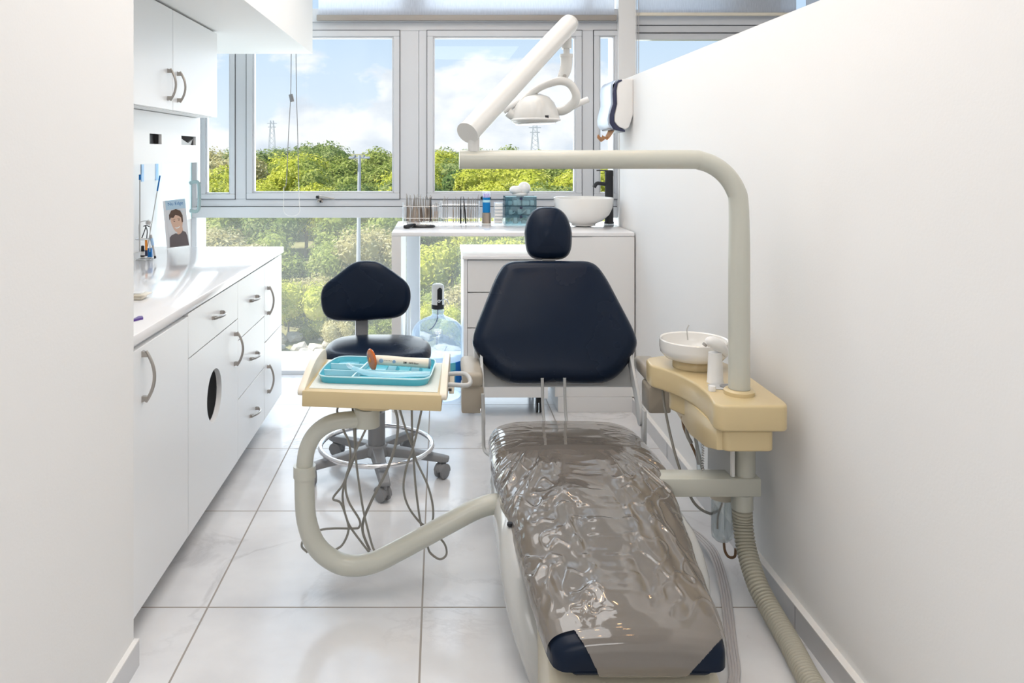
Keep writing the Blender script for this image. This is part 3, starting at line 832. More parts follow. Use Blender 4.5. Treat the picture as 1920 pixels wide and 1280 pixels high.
# brochure
d = 3.92
br_o = P(317, 471.5, d)
lean = R(-6, 'X')
brm = T(Vector((XX(318, d), d, WT + .0025))) @ R(-6.5, 'Y') @ R(-3, 'X')
bw, bh = .098, .232
bro = thing('brochure', 'standing brochure with a smiling dark-haired person on its cover', 'brochure', (XX(318, d), d, WT))
obj('cover', B().box(0, bw, 0, .004, 0, bh, .0004, 1, mtx=brm), 'bropap', bro)
obj('side_cover', B().box(-.012, 0, -.002, .004, 0, bh, mtx=brm @ R(8, 'Z')), 'bropap', bro)
obj('title_band', B().box(.0, bw, -.0008, 0, bh * .80, bh, mtx=brm), 'brobl', bro, smooth=False)
text('title', 'Nu Edge', .022, brm @ T((bw * .5, -.0009, bh * .915)) @ R(90, 'X'), 'inkbl', bro, .0002)
obj('print_lines', B().box(.018, .085, -.0012, -.0004, bh * .845, bh * .85, mtx=brm).box(.018, .075, -.0012, -.0004, bh * .76, bh * .764, mtx=brm).box(.018, .085, -.0012, -.0004, bh * .735, bh * .739, mtx=brm), 'brobl', bro, smooth=False)
def disc(b_, cx, cz, rx, rz, y0, y1, n=28, mtx=None):
    b_.prism([(cx + rx * cos(2 * pi * k / n), cz + rz * sin(2 * pi * k / n)) for k in range(n)], 'y', y0, y1, mtx=mtx); return b_
def pq(L_): return [(.047 + (a - .0485) * 1.3, .118 + (b_ - .140) * 1.3) for a, b_ in L_]
face = [(.026, .150), (.030, .132), (.036, .116), (.043, .106), (.052, .103), (.062, .110), (.068, .124), (.071, .140), (.070, .160), (.060, .174), (.042, .176), (.030, .168)]
obj('portrait_face', B().prism(rounded(pq(face), .004, 3), 'y', -.0014, -.0004, mtx=brm).prism(pq([(.048, .112), (.068, .122), (.070, .092), (.058, .084), (.046, .090)]), 'y', -.0013, -.0004, mtx=brm), 'skin', bro, smooth=False)
hair = [(.022, .152), (.022, .172), (.032, .188), (.050, .192), (.066, .184), (.073, .166), (.073, .142), (.068, .138), (.067, .158), (.058, .166), (.046, .170), (.038, .160), (.028, .162)]
obj('portrait_hair', B().prism(pq(hair), 'y', -.0019, -.0012, mtx=brm), 'hair', bro, smooth=False)
feat = B()
disc(feat, .036, .127, .0045, .002, -.0019, -.0013, 12, brm); disc(feat, .059, .130, .0045, .002, -.0019, -.0013, 12, brm)
feat.prism(pq([(.034, .152), (.044, .155), (.044, .1535), (.034, .1505)]), 'y', -.0019, -.0013, mtx=brm).prism(pq([(.053, .156), (.063, .154), (.063, .1525), (.053, .1545)]), 'y', -.0019, -.0013, mtx=brm)
obj('portrait_features', feat, 'hair', bro, smooth=False)
obj('portrait_smile', B().prism(pq([(.038, .124), (.046, .118), (.056, .121), (.060, .127), (.048, .122)]), 'y', -.0019, -.0013, mtx=brm), 'paper', bro, smooth=False)
shirt = [(.003, .003), (.0965, .003), (.092, .050), (.086, .068), (.072, .077), (.062, .064), (.050, .060), (.038, .068), (.016, .060), (.006, .050)]
obj('portrait_shirt', B().prism(shirt, 'y', -.0017, -.0009, mtx=brm), 'shirt', bro, smooth=False)

# utensil stand with instruments, nearest the wall end
d = 3.5
us = thing('utensil_stand', 'wire stand holding handpieces beside the near wall end', 'stand', (XX(272, d), d, WT))
obj('wire_frame', B().tube([P(262, 472, d), P(261, 440, d), P(262, 418, d), P(275, 414, d), P(281, 418, d), P(281, 472, d)], .0018, 8, 4)
    .tube([(XX(269, d) + .032 * cos(a * pi / 6), d + .032 * sin(a * pi / 6), ZZ(448, d)) for a in range(12)], .0016, 8, 2, closed=True)
    .tube([(XX(269, d) + .032 * cos(a * pi / 6), d + .032 * sin(a * pi / 6), WT + .002) for a in range(12)], .0016, 8, 2, closed=True), 'steel', us)
def stick(name, lab, cat, p0, p1, r, m, extra=()):
    t = thing(name, lab, cat, p0)
    obj('shaft', B().cyl(p0, p1, r, seg=12), m, t)
    v = Vector(p1) - Vector(p0)
    for nm, a, b_, rr, mm in extra:
        obj(nm, B().cyl(Vector(p0) + v * a, Vector(p0) + v * b_, rr, seg=12), mm, t)
    return t
stick('mixing_rod', 'long thin grey rod with a dark blue tip leaning by the brochure', 'rod', P(277, 462, 3.5), P(300, 329, 3.55), .0022, 'steel', [('blue_tip', .78, 1.0, .0034, 'blue')])
stick('brush', 'brush with a bright blue head and tan shaft against the wall by the stand', 'brush', Vector((WL + .004, 3.66, P(269, 384, 3.6).z)), Vector((WL + .004, 3.69, P(273, 332, 3.6).z)), .0025, 'warmsteel', [('head', .78, 1.0, .005, 'blue')])
stick('syringe', 'tall marked syringe with a blue cap at the near wall end', 'syringe', P(262, 470, 3.42), P(262.5, 330, 3.42), .003, 'steel', [('cap', .95, 1.02, .005, 'blue')])
stick('marker', 'orange and navy marker standing in the wire stand', 'marker', P(274.5, 480, 3.5), P(274, 449, 3.5), .0055, 'orangep', [('cap', -.0, .36, .0062, 'navyp')])
stick('applicator', 'pale blue applicator pen with black tip leaning out from the stand', 'applicator', P(291, 484, 3.5), P(283, 440, 3.5), .0042, 'hosel', [('tip', -.01, .1, .0048, 'ink'), ('grip', .55, .85, .0062, 'notebl')])
bt = thing('dropper_bottle', 'small white bottle with a black cap on the worktop by the near wall', 'bottle', P(267.5, 484, 3.54))
c = (XX(267.5, 3.54), 3.54, WT + .0005)
obj('bottle_body', B().lathe([(0, 0), (.009, 0), (.009, .028), (.005, .032), (0, .032)], c, 20), 'white', bt)
obj('cap', B().lathe([(0, .032), (.0078, .032), (.0068, .056), (0, .058)], c, 20), 'black', bt)
obj('label_print', B().lathe([(.0092, .008), (.0093, .009), (.0093, .014), (.0092, .015)], c, 20), 'ink', bt)
bl = thing('sample_block', 'small bright blue plastic block behind the orange marker', 'block', P(281, 480, 3.6))
obj('block_body', B().box(XX(277, 3.55), XX(285, 3.55), 3.545, 3.56, WT + .001, ZZ(465, 3.55), .001), 'blue', bl)
obj('base', B().box(XX(276, 3.55), XX(287, 3.55), 3.54, 3.57, WT + .0003, WT + .006, .001), 'white', bl)
# scissors-like black forceps
fc = thing('forceps', 'black handled forceps hanging on the wire stand', 'forceps', P(272, 420, 3.48))
obj('jaws', B().tube([P(266, 446, 3.47), P(272, 430, 3.47), P(274, 422, 3.47)], .0022, 8, 3).tube([P(275, 447, 3.47), P(276, 432, 3.47), P(272, 422, 3.47)], .0022, 8, 3), 'black', fc)
obj('grip_bar', B().tube([P(269, 424, 3.47), P(276, 423, 3.47), P(280, 425, 3.47)], .002, 8, 3), 'black', fc)
obj('mirror_head', B().lathe([(0, 0), (.010, 0), (.013, .008), (.010, .018), (0, .02)], P(278.5, 421, 3.47), 16), 'steel', fc)
# note on the wall
nt_ = thing('wall_pocket', 'pale blue banded paper sleeve hung on the left wall', 'paper', (WL, 3.55, 1.15))
for nm, a_, b_ in (('band', 3.83, 3.86), ('band', 4.02, 4.06)):
    obj(nm, B().box(WL, WL + .004, a_, b_, 1.135, 1.25), 'notebl', nt_, smooth=False)
obj('sheet', B().box(WL, WL + .002, 3.83, 4.13, 1.14, 1.25), 'paper', nt_, smooth=False)
# dish and purple thing at the near end
ds = thing('small_dish', 'small stepped off-white dish on the worktop at the near wall end', 'dish', (-1.0, 2.62, WT))
c = (XX(257, 2.55) , 2.55, WT)
obj('bowl', B().box(c[0] - .1, c[0] + .022, c[1] - .02, c[1] + .03, WT + .0005, WT + .014, .004).box(c[0] - .1, c[0] + .034, c[1] - .025, c[1] + .04, WT + .013, WT + .018, .002), 'creaml', ds)
obj('lid', B().box(c[0] - .1, c[0] + .018, c[1] - .015, c[1] + .02, WT + .018, WT + .022, .001), 'white', ds)
tag(obj('purple_sachet', B().prism([(XX(250, 2.22), 2.20), (XX(263.5, 2.22), 2.24), (XX(257, 2.22), 2.26), (XX(250, 2.22), 2.26)], 'z', WT + .0003, WT + .006), mat('purple_foil', (.12, .06, .30), .3), smooth=False), 'tiny purple sachet on the worktop corner at the near wall', 'sachet')

# ================================================================== BACK COUNTER
CT = .8826
yf = 3.93
bcn = thing('washstand', 'white counter with a side panel leg and a cabinet under the basin', 'counter', (.3, 4.2, 0))
obj('counter_top', B().box(-.235, .958, yf, 4.57, CT - .02, CT, .002, 2), 'top', bcn)
obj('side_panel', B().box(-.235, -.189, yf, 4.55, 0, CT - .0205, .001, 1), 'cabm', bcn)
obj('cabinet_body', B().box(.567, .958, yf, 4.55, .075, CT - .022, .001, 1), 'cabm', bcn)
obj('kick_box', B().box(.582, .948, yf - .002, 4.5, 0, .0745, .001, 1), 'cabm', bcn)
obj('gap_line', B().box(.60, .75, yf - .001, yf, CT - .0225, CT - .0212), 'gask', bcn, smooth=False)
# drawer unit on castors
mu = thing('drawer_unit', 'low white drawer unit on black castors behind the dental chair', 'drawer unit', (.32, 4.1, 0))
x0, x1, y0 = .116, .522, 3.85
obj('top_board', B().prism([(x0 - .006, y0 - .012), (x1, y0 - .012), (x1, 4.32), (x0 - .006, 4.32)], 'z', .779 - .018, .779, .003), 'top', mu)
obj('body', B().box(x0, x0 + .018, y0, 4.3, .091, .7605).box(x1 - .018, x1, y0, 4.3, .091, .7605).box(x0 + .018, x1 - .018, 4.28, 4.3, .091, .7605).box(x0 + .018, x1 - .018, y0 + .02, 4.28, .091, .107), 'cab', mu, smooth=False)
zs = [.7585, .601, .430, .258, .093]
for a_, b_ in zip(zs[1:], zs[:-1]):
    obj('drawer', B().box(x0 + .0195, x1 - .0195, y0 + .001, y0 + .02, a_ + .002, b_ - .002, .001, 1), 'cabm', mu)
for x in (x0 + .04, x1 - .035):
    for y in (3.93, 4.26):
        w_ = obj('castor', B().box(x - .014, x + .014, y - .018, y + .018, .05, .091, .003), 'black', mu)
        obj('wheel', B().cyl((x - .014, y, .029), (x - .004, y, .029), .0285).cyl((x + .004, y, .029), (x + .014, y, .029), .0285), 'black', w_)
# leaning white board behind the side panel
lb = tag(obj('white_board', B().prism([(4.30, 0.001), (4.53, 0.001), (4.56, .40), (4.545, .42)], 'x', -.175, -.163, .001), 'white', smooth=False), 'low white board standing between the counter leg and the water bottle', 'board')

# --- basin, tap
bs = thing('vessel_basin', 'white round vessel basin on the back counter', 'basin', (XX(1094, 4.3), 4.27, CT))
prof = [(0, .0), (.045, .0), (.062, .004), (.064, .014), (.10, .03), (.135, .062), (.152, .10), (.1585, .148), (.158, .152), (.153, .150), (.146, .10), (.128, .066), (.09, .034), (.03, .022), (0, .022)]
obj('bowl', B().lathe(prof, (XX(1094, 4.27), 4.27, CT + .0005), 64), 'whitec', bs)
tp = thing('basin_tap', 'tall matte black tap behind the white basin', 'tap', (XX(1142, 4.42), 4.42, CT))
tx, ty = XX(1142, 4.42), 4.42
obj('tap_body', B().lathe([(0, 0), (.027, 0), (.027, .006), (.0235, .012), (.0225, .262), (.0235, .264), (.0235, .288), (.02, .295), (0, .296)], (tx, ty, CT + .0005), 32), 'blackm', tp)
obj('spout', B().tube([(tx - .01, ty, ZZ(346, ty)), (tx - .045, ty, ZZ(344, ty)), (tx - .068, ty, ZZ(344, ty)), (tx - .083, ty, ZZ(351, ty))], .0105, 16, 5), 'blackm', tp)
obj('lever', B().box(tx - .07, tx + .01, ty - .008, ty + .008, CT + .290, CT + .297, .003), 'blackm', tp)

# --- instrument racks
def instrument_rack(x0, x1, yy, h, lab):
    t = thing('instrument_rack', lab, 'rack', ((x0 + x1) / 2, yy, CT))
    for x in (x0, x1 - .006): obj('end_plate', B().box(x, x + .006, yy - .035, yy + .035, CT + .0005, CT + h, .001, 1), 'acryl', t)
    b_ = B()
    for z in (h - .02, .03, .004):
        for y in (-.03, .03): b_.cyl((x0 + .003, yy + y, CT + z), (x1 - .003, yy + y, CT + z), .0018, seg=8)
    obj('rods', b_, 'steel', t)
    return t
d = 4.44
instrument_rack(XX(755, d), XX(824, d), d, .115, 'clear and wire instrument rack packed with tools, left of the two')
instrument_rack(XX(826, d), XX(899, d), d, .125, 'clear and wire instrument rack, half empty, right of the two')
def instrument(x, y, z0, h, lean, m, lab, grp, thick=.0028, handle='handle', split=.55):
    t = thing('dental_instrument', lab, 'instrument', (x, y, z0), grp)
    top = Vector((x + lean, y, z0 + h)); bot = Vector((x, y, z0)); v = top - bot
    obj('handle', B().tube([bot, bot + v * .06, bot + v * .5, bot + v * split], thick, 8, 2, radii=[thick * .6, thick, thick * 1.05, thick * .5]), m, t)
    tip = B().tube([bot + v * (split - .02), bot + v * .8, bot + v * .92, top + Vector((.004 * random.choice((-1, 1)), 0, 0))], .0012, 6, 3, radii=[thick * .75, .0022, .0018, .0010])
    obj('tip', tip, 'nickel' if m != 'black' else 'black', t)
ri = random.Random(5)
n = 24
for i in range(n):
    px = 761 + 49 * i / (n - 1)
    yy = d + ri.uniform(-.02, .02)
    instrument(XX(px, d), yy, CT + ri.uniform(.004, .012), ri.uniform(.135, .158), ri.uniform(-.008, .006), 'warmsteel' if i % 4 else 'steel', 'slim steel dental instrument standing in the packed left rack', 'instruments in the left rack', .0043)
for px in (814, 817, 820):
    instrument(XX(px, d), d - .025, CT + .012, .105, .006, 'warmsteel', 'short steel forceps hooked at the right end of the packed rack', 'short forceps in the left rack', .0034)
instrument(XX(807, d), d - .03, CT + .012, .14, .004, 'black', 'dark handled instrument standing at the right of the packed left rack', None, .0036)
for px, h, m in ((831, .135, 'steel'), (835, .148, 'steel'), (839, .14, 'steel'), (850, .13, 'warmsteel'), (855, .14, 'steel'), (860, .13, 'steel'), (868.5, .12, 'steel'), (877, .14, 'warmsteel'), (880, .14, 'steel'), (883, .13, 'warmsteel'), (887, .14, 'steel'), (892, .135, 'steel'), (895.5, .155, 'steel')):
    instrument(XX(px, d), d + ri.uniform(-.02, .01), CT + .006, h, ri.uniform(-.003, .003), m, 'thin steel dental instrument standing in the half empty right rack', 'instruments in the right rack', .003)
for px, ln in ((863.5, 0), (873, -.012)):
    instrument(XX(px, d), d - .034, CT + .001, .15, ln, 'black', 'black forceps standing in the middle of the right rack', 'black forceps in the right rack', .0045)
# black comb-like hand mirror
dm = 4.13
hm_ = thing('hand_mirror', 'black hand mirror lying on the counter edge before the packed rack', 'mirror', P(785, 428, dm))
obj('handle', B().tube([P(757, 428.5, dm) + Vector((0, 0, .010)), P(765, 427.5, dm) + Vector((0, 0, .008)), P(778, 424, dm) + Vector((0, .03, .008))], .009, 12, 4, radii=[.008, .012, .006]), 'black', hm_)
obj('mirror_frame', B().lathe([(0, 0), (.055, 0), (.06, .005), (.055, .012), (0, .012)], (0, 0, 0), 32, mtx=T((XX(792, 4.2), 4.19, CT + .001)) @ Matrix.Diagonal((1.15, .62, 1, 1))), 'black', hm_)
obj('mirror_glass', B().lathe([(0, .0122), (.046, .0122), (.046, .0132), (0, .0132)], (0, 0, 0), 32, mtx=T((XX(792, 4.2), 4.19, CT + .001)) @ Matrix.Diagonal((1.15, .62, 1, 1))), 'chrome', hm_)
# blue tube in a steel cup
cu = thing('steel_cup', 'brushed steel cup holding a blue tube on the back counter', 'cup', (XX(912, 4.44), 4.44, CT))
cx = XX(912, 4.44)
obj('cup_body', B().lathe([(0, 0), (.027, 0), (.0245, .058), (.0225, .058), (.0245, .003), (0, .003)], (cx, 4.44, CT + .0005), 36), 'warmsteel', cu)
btb = thing('applicator_tube', 'blue labelled clear tube of lilac applicators standing in the steel cup', 'tube', (cx, 4.44, CT + .004))
obj('tube_body', B().lathe([(0, 0), (.021, 0), (.0215, .165), (.019, .17), (0, .17)], (cx, 4.44, CT + .005), 32), 'acryl', btb)
obj('blue_label', B().lathe([(.0205, .055), (.0216, .056), (.0216, .138), (.0205, .139)], (cx, 4.44, CT + .005), 32), 'bluebot', btb)
obj('white_band', B().lathe([(.0217, .112), (.0220, .113), (.0220, .124), (.0217, .125)], (cx, 4.44, CT + .005), 32), 'tealrim', btb)
lt = B()
for i in range(9): lt.cyl((cx + .013 * cos(i * .7), 4.44 + .013 * sin(i * .7), CT + .13), (cx + .015 * cos(i * .7), 4.44 + .015 * sin(i * .7), CT + .165), .0028, seg=6)
obj('applicator_heads', lt, 'lilac', btb)
# clear stacked boxes
sb = thing('stacked_trays', 'narrow clear tower of white trays between tube and drawer box', 'tray tower', (XX(934, 4.42), 4.42, CT))
x0, x1 = XX(926, 4.42), XX(943, 4.42)
obj('case', B().box(x0, x1, 4.395, 4.445, CT + .0005, CT + .118, .003), 'acryl', sb)
for k in range(6): obj('tray', B().box(x0 + .003, x1 - .004, 4.392, 4.44, CT + .006 + k * .0185, CT + .020 + k * .0185, .002), 'white', sb)
# smoked acrylic drawer box
x0, x1, yq = XX(946, 4.42), XX(1004, 4.42), 4.37
ab = thing('acrylic_drawer_box', 'smoky teal acrylic box with three drawers of small supplies', 'drawer box', ((x0 + x1) / 2, yq, CT))
H = .150
obj('case', B().box(x0, x0 + .004, yq, yq + .14, CT + .0005, CT + H).box(x1 - .004, x1, yq, yq + .14, CT + .0005, CT + H).box(x0, x1, yq, yq + .14, CT + H - .004, CT + H).box(x0, x1, yq + .137, yq + .14, CT, CT + H)
    .box(x0, x1, yq, yq + .14, CT + .05, CT + .0525).box(x0, x1, yq, yq + .14, CT + .1, CT + .1025), 'smoke', ab, smooth=False)
obj('rim', B().box(x0, x0 + .06, yq - .001, yq + .004, CT + H, CT + H + .004).box(x1 - .07, x1, yq - .001, yq + .004, CT + H, CT + H + .004), 'tealrim', ab, smooth=False)
for k in range(3):
    z0 = CT + .002 + k * .0495
    o = obj('drawer', B().box(x0 + .005, x1 - .005, yq - .002, yq + .002, z0 + .002, z0 + .045, .001, 1), 'smokel', ab)
    obj('knob', B().lathe([(0, 0), (.008, 0), (.008, .006), (0, .006)], (0, 0, 0), 16, mtx=T(((x0 + x1) / 2, yq - .002, z0 + .040)) @ R(90, 'X')), 'navyp', o)
    cb = B()
    for j in range(6):
        xq = x0 + .02 + j * .024 + ri.uniform(-.004, .004)
        if (j + k) % 2 or k == 2: cb.box(xq, xq + .020, yq + .006, yq + .05, z0 + .002, z0 + ri.uniform(.016, .036), .004)
        else: cb.tube([(xq, yq + .012, z0 + .008), (xq + ri.uniform(.01, .03), yq + .03, z0 + ri.uniform(.008, .03))], .004, 8, 0)
    tag(obj('small_supplies', cb, 'paper'), ['jumble of small pale supplies in the bottom acrylic drawer', 'jumble of small supplies in the middle acrylic drawer', 'white gauze and supplies in the top acrylic drawer'][k], 'supplies', kind='stuff')
# cotton roll dispenser: two rounded lobes
cd = thing('cotton_dispenser', 'white rounded two-lobed cotton dispenser on top of the acrylic box', 'dispenser', (XX(976, 4.42), 4.42, CT + H + .004))
z0 = CT + H + .0045; xm = XX(976, 4.42)
obj('base', B().lathe([(0, 0), (.04, 0), (.043, .008), (.03, .016), (0, .018)], (xm, 4.44, z0), 36), 'white', cd)
obj('left_lobe', B().lathe([(0, 0)] + [(.038 * sin(a * pi / 12) ** .8, .024 * (1 - cos(a * pi / 12))) for a in range(1, 12)] + [(0, .048)], (xm - .022, 4.44, z0 + .006), 36), 'white', cd)
obj('right_lobe', B().lathe([(0, 0)] + [(.035 * sin(a * pi / 12), .036 * (1 - cos(a * pi / 12))) for a in range(1, 12)] + [(0, .072)], (xm + .022, 4.44, z0 + .004), 36), 'white', cd)
obj('hole', B().lathe([(0, 0), (.007, 0), (.007, .006), (0, .006)], (xm - .022, 4.44, z0 + .049), 20), 'ink', cd)

# --- paper towel dispenser on the partition
pdx = .965
y0, y1 = 3.98, 4.25
pd = thing('towel_dispenser', 'white, navy and silver paper towel dispenser on the right partition', 'dispenser', (pdx, 4.1, 1.5))
def pz(px, py, dd=3.98): return (XX(px, dd), ZZ(py, dd))
body = [(pdx, ZZ(148, 3.98)), pz(1166, 148), pz(1158, 156), pz(1156, 170), pz(1157, 195), pz(1152, 215), pz(1152, 228), pz(1160, 238), pz(1172, 243), pz(1180, 238), (pdx, ZZ(215, 3.98))]
obj('housing', B().prism(rounded(body, .008, 4), 'y', y0, y1, .006, 3), 'creaml' if False else 'white', pd)
band = [pz(1166, 149), pz(1160, 150), pz(1152, 158), pz(1149, 175), pz(1150, 195), pz(1143, 215), pz(1143, 230), pz(1150, 243), pz(1172, 247.5), pz(1172, 244), pz(1160, 239), pz(1151.5, 229), pz(1151.5, 215), pz(1156.5, 195), pz(1155.5, 170), pz(1158, 156), pz(1166, 152)]
obj('navy_band', B().prism(band, 'y', y0 - .003, y1 + .003, .002, 2), 'navyp', pd)
cover = [pz(1162, 149), pz(1152, 150), pz(1146, 158), pz(1145, 172), pz(1146, 194), pz(1142, 208), pz(1139, 222), pz(1140, 233), pz(1146, 241), pz(1150, 241), pz(1144, 231), pz(1144, 215), pz(1151, 195), pz(1150, 175), pz(1153, 158), pz(1161, 151)]
obj('silver_cover', B().prism(rounded(cover, .006, 3), 'y', y0 - .001, y1 + .001, .008, 3), 'silver', pd)
pt = bmesh.new()
rws = []
for j in range(9):
    rws.append([])
    for i in range(14):
        t = i / 13; u = j / 8
        x = XX(1158, 3.98) - .070 * t - .008 * sin(u * 9 + t * 3); z = ZZ(241, 3.98) - .052 * sin(t * pi * .75) - .012 * sin(u * 7 + t * 5)
        rws[-1].append(pt.verts.new((x, y0 + .05 + u * .14 + .01 * sin(t * 6), z)))
for a_, b_ in zip(rws[:-1], rws[1:]):
    for i in range(13): pt.faces.new((a_[i], a_[i + 1], b_[i + 1], b_[i]))
bmesh.ops.solidify(pt, geom=pt.faces[:], thickness=.0008)
tag(obj('paper_towel', pt, 'kraft'), 'crumpled brown paper towel hanging out of the wall dispenser', 'paper towel')

# --- water bottle
wb_ = thing('water_bottle', 'large blue water bottle standing on the floor by the drawer unit', 'water bottle', (XX(820, 4.2), 4.2, 0))
wx, wy = XX(821, 4.2), 4.20
prof = [(0, .012), (.06, .004), (.115, .0), (.132, .01), (.136, .03), (.131, .038), (.131, .05), (.136, .058), (.136, .075), (.133, .08), (.133, .205), (.139, .212), (.139, .235), (.136, .240), (.139, .246), (.139, .262), (.135, .268), (.138, .274), (.139, .295), (.1385, .318), (.133, .343), (.120, .368), (.104, .384), (.084, .397), (.058, .408), (.038, .417), (.0295, .428), (.0295, .438), (.032, .441), (.032, .447), (.0285, .449), (.0285, .455), (0, .455)]
obj('bottle_body', B().lathe(prof, (wx, wy, .0005), 64), 'wbot', wb_, sharp=60)
def arc_sheet(r, a0, a1, z0, z1, cx, cy, n=24, t=.0015):
    b_ = bmesh.new(); V = []
    for k in range(n + 1):
        a = radians(a0 + (a1 - a0) * k / n)
        V.append([b_.verts.new((cx + rr * cos(a), cy + rr * sin(a), z)) for rr, z in ((r, z0), (r, z1), (r + t, z1), (r + t, z0))])
    for p, q in zip(V[:-1], V[1:]):
        for i in range(4): b_.faces.new((p[i], p[(i + 1) % 4], q[(i + 1) % 4], q[i]))
    b_.faces.new(V[0]); b_.faces.new(V[-1][::-1]); bmesh.ops.recalc_face_normals(b_, faces=b_.faces); return b_
lbl = obj('label', arc_sheet(.1345, 190, 312, .085, .200, wx, wy), 'wlabel', wb_)
obj('label_back', arc_sheet(.1345, 312.5, 352, .085, .200, wx, wy), 'wlabelb', wb_)
def wrap(b_, cx, cy, r):   # bend a flat shape (x along the circumference, z up) round the bottle
    for v in b_.bm.verts:
        a = v.co.x / r - pi / 2; rr = r + v.co.y
        v.co.x = cx + rr * cos(a); v.co.y = cy + rr * sin(a)
    return b_
ringb = B()
for k in range(40):
    a0, a1 = 2 * pi * k / 40, 2 * pi * (k + 1) / 40
    ringb.prism([(.012 + rr * cos(a), .135 + rr * sin(a)) for rr, a in ((.032, a0), (.052, a0), (.052, a1), (.032, a1))], 'y', .0018, .0026)
obj('label_ring', wrap(ringb, wx, wy, .1345), 'bluebot', lbl, smooth=False)
obj('label_print', wrap(B().box(.078, .100, .0018, .0024, .135, .150).box(.078, .100, .0018, .0024, .158, .161).box(.078, .083, .0018, .0024, .095, .125).box(.088, .094, .0018, .0024, .1, .125), wx, wy, .1345), 'wlabelb', lbl, smooth=False)
pm = thing('bottle_pump', 'white and black electric pump on the neck of the water bottle', 'pump', (wx, wy, .455))
obj('pump_body', B().lathe([(0, 0), (.031, 0), (.0325, .004), (.0325, .116), (.028, .126), (.018, .131), (0, .132)], (wx, wy, .4562), 40), 'white', pm)
obj('collar', B().lathe([(.0325, 0), (.0335, .001), (.0335, .022), (.0325, .023)], (wx, wy, .4562), 40), 'black', pm)
pb = B()
for k in range(7):
    w_ = 23 - (0, 0, 1.5, 4, 8, 13, 19)[k]
    z_ = .4562 + (.022 if k == 0 else .100 + .0022 * k); z2 = .4562 + .102 + .0022 * k
    pb.add(arc_sheet(.0326, 288 - w_, 288 + w_, z_, z2, wx, wy, 10, .0016))
obj('black_panel', pb, 'black', pm)
obj('button', B().tube([(wx + .006 + .006 * cos(a * pi / 6), wy - .0355, .4562 + .045 + .006 * sin(a * pi / 6)) for a in range(12)], .0022, 8, 1, closed=True), 'white', pm)
obj('spout', B().tube([(wx + .008, wy - .034, .502), (wx + .028, wy - .05, .512), (wx + .046, wy - .055, .512), (wx + .056, wy - .057, .492), (wx + .058, wy - .057, .486)], .0026, 8, 5), 'chrome', pm)
obj('dip_tube', B().tube([(wx, wy, .456), (wx - .004, wy - .01, .40), (wx - .026, wy - .03, .365), (wx - .045, wy - .03, .350)], .003, 8, 5), 'navyp', pm)

# ================================================================== STOOL
sx, sy = -.25, 3.18
st = thing('operator_stool', 'navy operator stool on a five-arm grey castor base', 'stool', (sx, sy, 0))
obj('column', B().lathe([(0, .10), (.034, .10), (.034, .24), (.0345, .245), (.022, .247), (.022, .44), (.04, .442), (.04, .449), (0, .449)], (sx, sy, 0), 32), 'grey', st)
hub = B().lathe([(0, .075), (.05, .075), (.058, .085), (.052, .105), (.038, .118), (0, .118)], (sx, sy, 0), 32)
obj('hub', hub, 'grey', st)
for k, ang in enumerate((-79, -8, 63, 135, 207)):
    m_ = T((sx, sy, 0)) @ R(ang, 'Z')
    lb_ = B(); 
    tb = bmesh.new(); S = [(.03, .030, .078, .114), (.12, .027, .074, .104), (.20, .024, .068, .094), (.27, .022, .062, .084), (.29, .019, .064, .080)]
    V = [[tb.verts.new((x, w * q[0], z0 if q[1] < 0 else z1)) for q in ((-1, -1), (1, -1), (.75, 1), (-.75, 1))] for x, w, z0, z1 in S]
    for p, q in zip(V[:-1], V[1:]):
        for i in range(4): tb.faces.new((p[i], p[(i + 1) % 4], q[(i + 1) % 4], q[i]))
    tb.faces.new(V[0]); tb.faces.new(V[-1]); bmesh.ops.recalc_face_normals(tb, faces=tb.faces)
    bmesh.ops.bevel(tb, geom=tb.edges[:], offset=.004, segments=2, profile=.5, affect='EDGES')
    lb_.add(tb, m_); leg = obj('leg', lb_, 'grey', st)
    tw = (35, 60, -40, 20, 80)[k]
    mc = m_ @ T((.27, 0, 0)) @ R(tw, 'Z')
    cs = B().cyl((0, 0, .045), (0, 0, .068), .009, mtx=mc)
    cs.add(B().tube([(-.008, .0, .052), (-.012, 0, .045)], .012, 10, 0).bm, mc)
    tb2 = bmesh.new()
    cs.prism([(.026 * cos(a * pi / 10) - .012, .0285 + .029 * sin(a * pi / 10)) for a in range(0, 11)], 'y', -.006, .006, mtx=mc)
    for s in (-1, 1):
        cs.prism([(.0295 * cos(radians(a)) - .012, .0285 + .0295 * sin(radians(a))) for a in range(-10, 171, 15)], 'y', s * .006, s * .021, .002, 1, mtx=mc)
    ca = obj('castor', cs, 'grey', st)
    for s in (-1, 1):
        obj('wheel', B().lathe([(0, -.007), (.022, -.007), (.027, -.004), (.027, .004), (.022, .007), (0, .007)], (0, 0, 0), 28, mtx=mc @ T((-.012, s * .0145, .0275)) @ R(90, 'X')), 'grey', ca)
obj('foot_ring', B().tube([(sx + .222 * cos(a * pi / 24), sy + .222 * sin(a * pi / 24), .113) for a in range(48)], .0095, 12, 1, closed=True), 'chrome', st)
# seat: rounded square cushion; back edge high
so = []
for k in range(80):
    a = 2 * pi * k / 80; c_, s_ = cos(a), sin(a); e = 2 / 2.7
    so.append((.213 * math.copysign(abs(c_) ** e, c_), .20 * math.copysign(abs(s_) ** e, s_)))
obj('seat', B().cushion(so, .062, .035, .012, mtx=T((sx + .005, sy + .01, .449))), 'navy', st)
obj('seat_plate', B().box(sx - .09, sx + .09, sy - .09, sy + .12, .4385, .4485, .003), 'greyl', st)
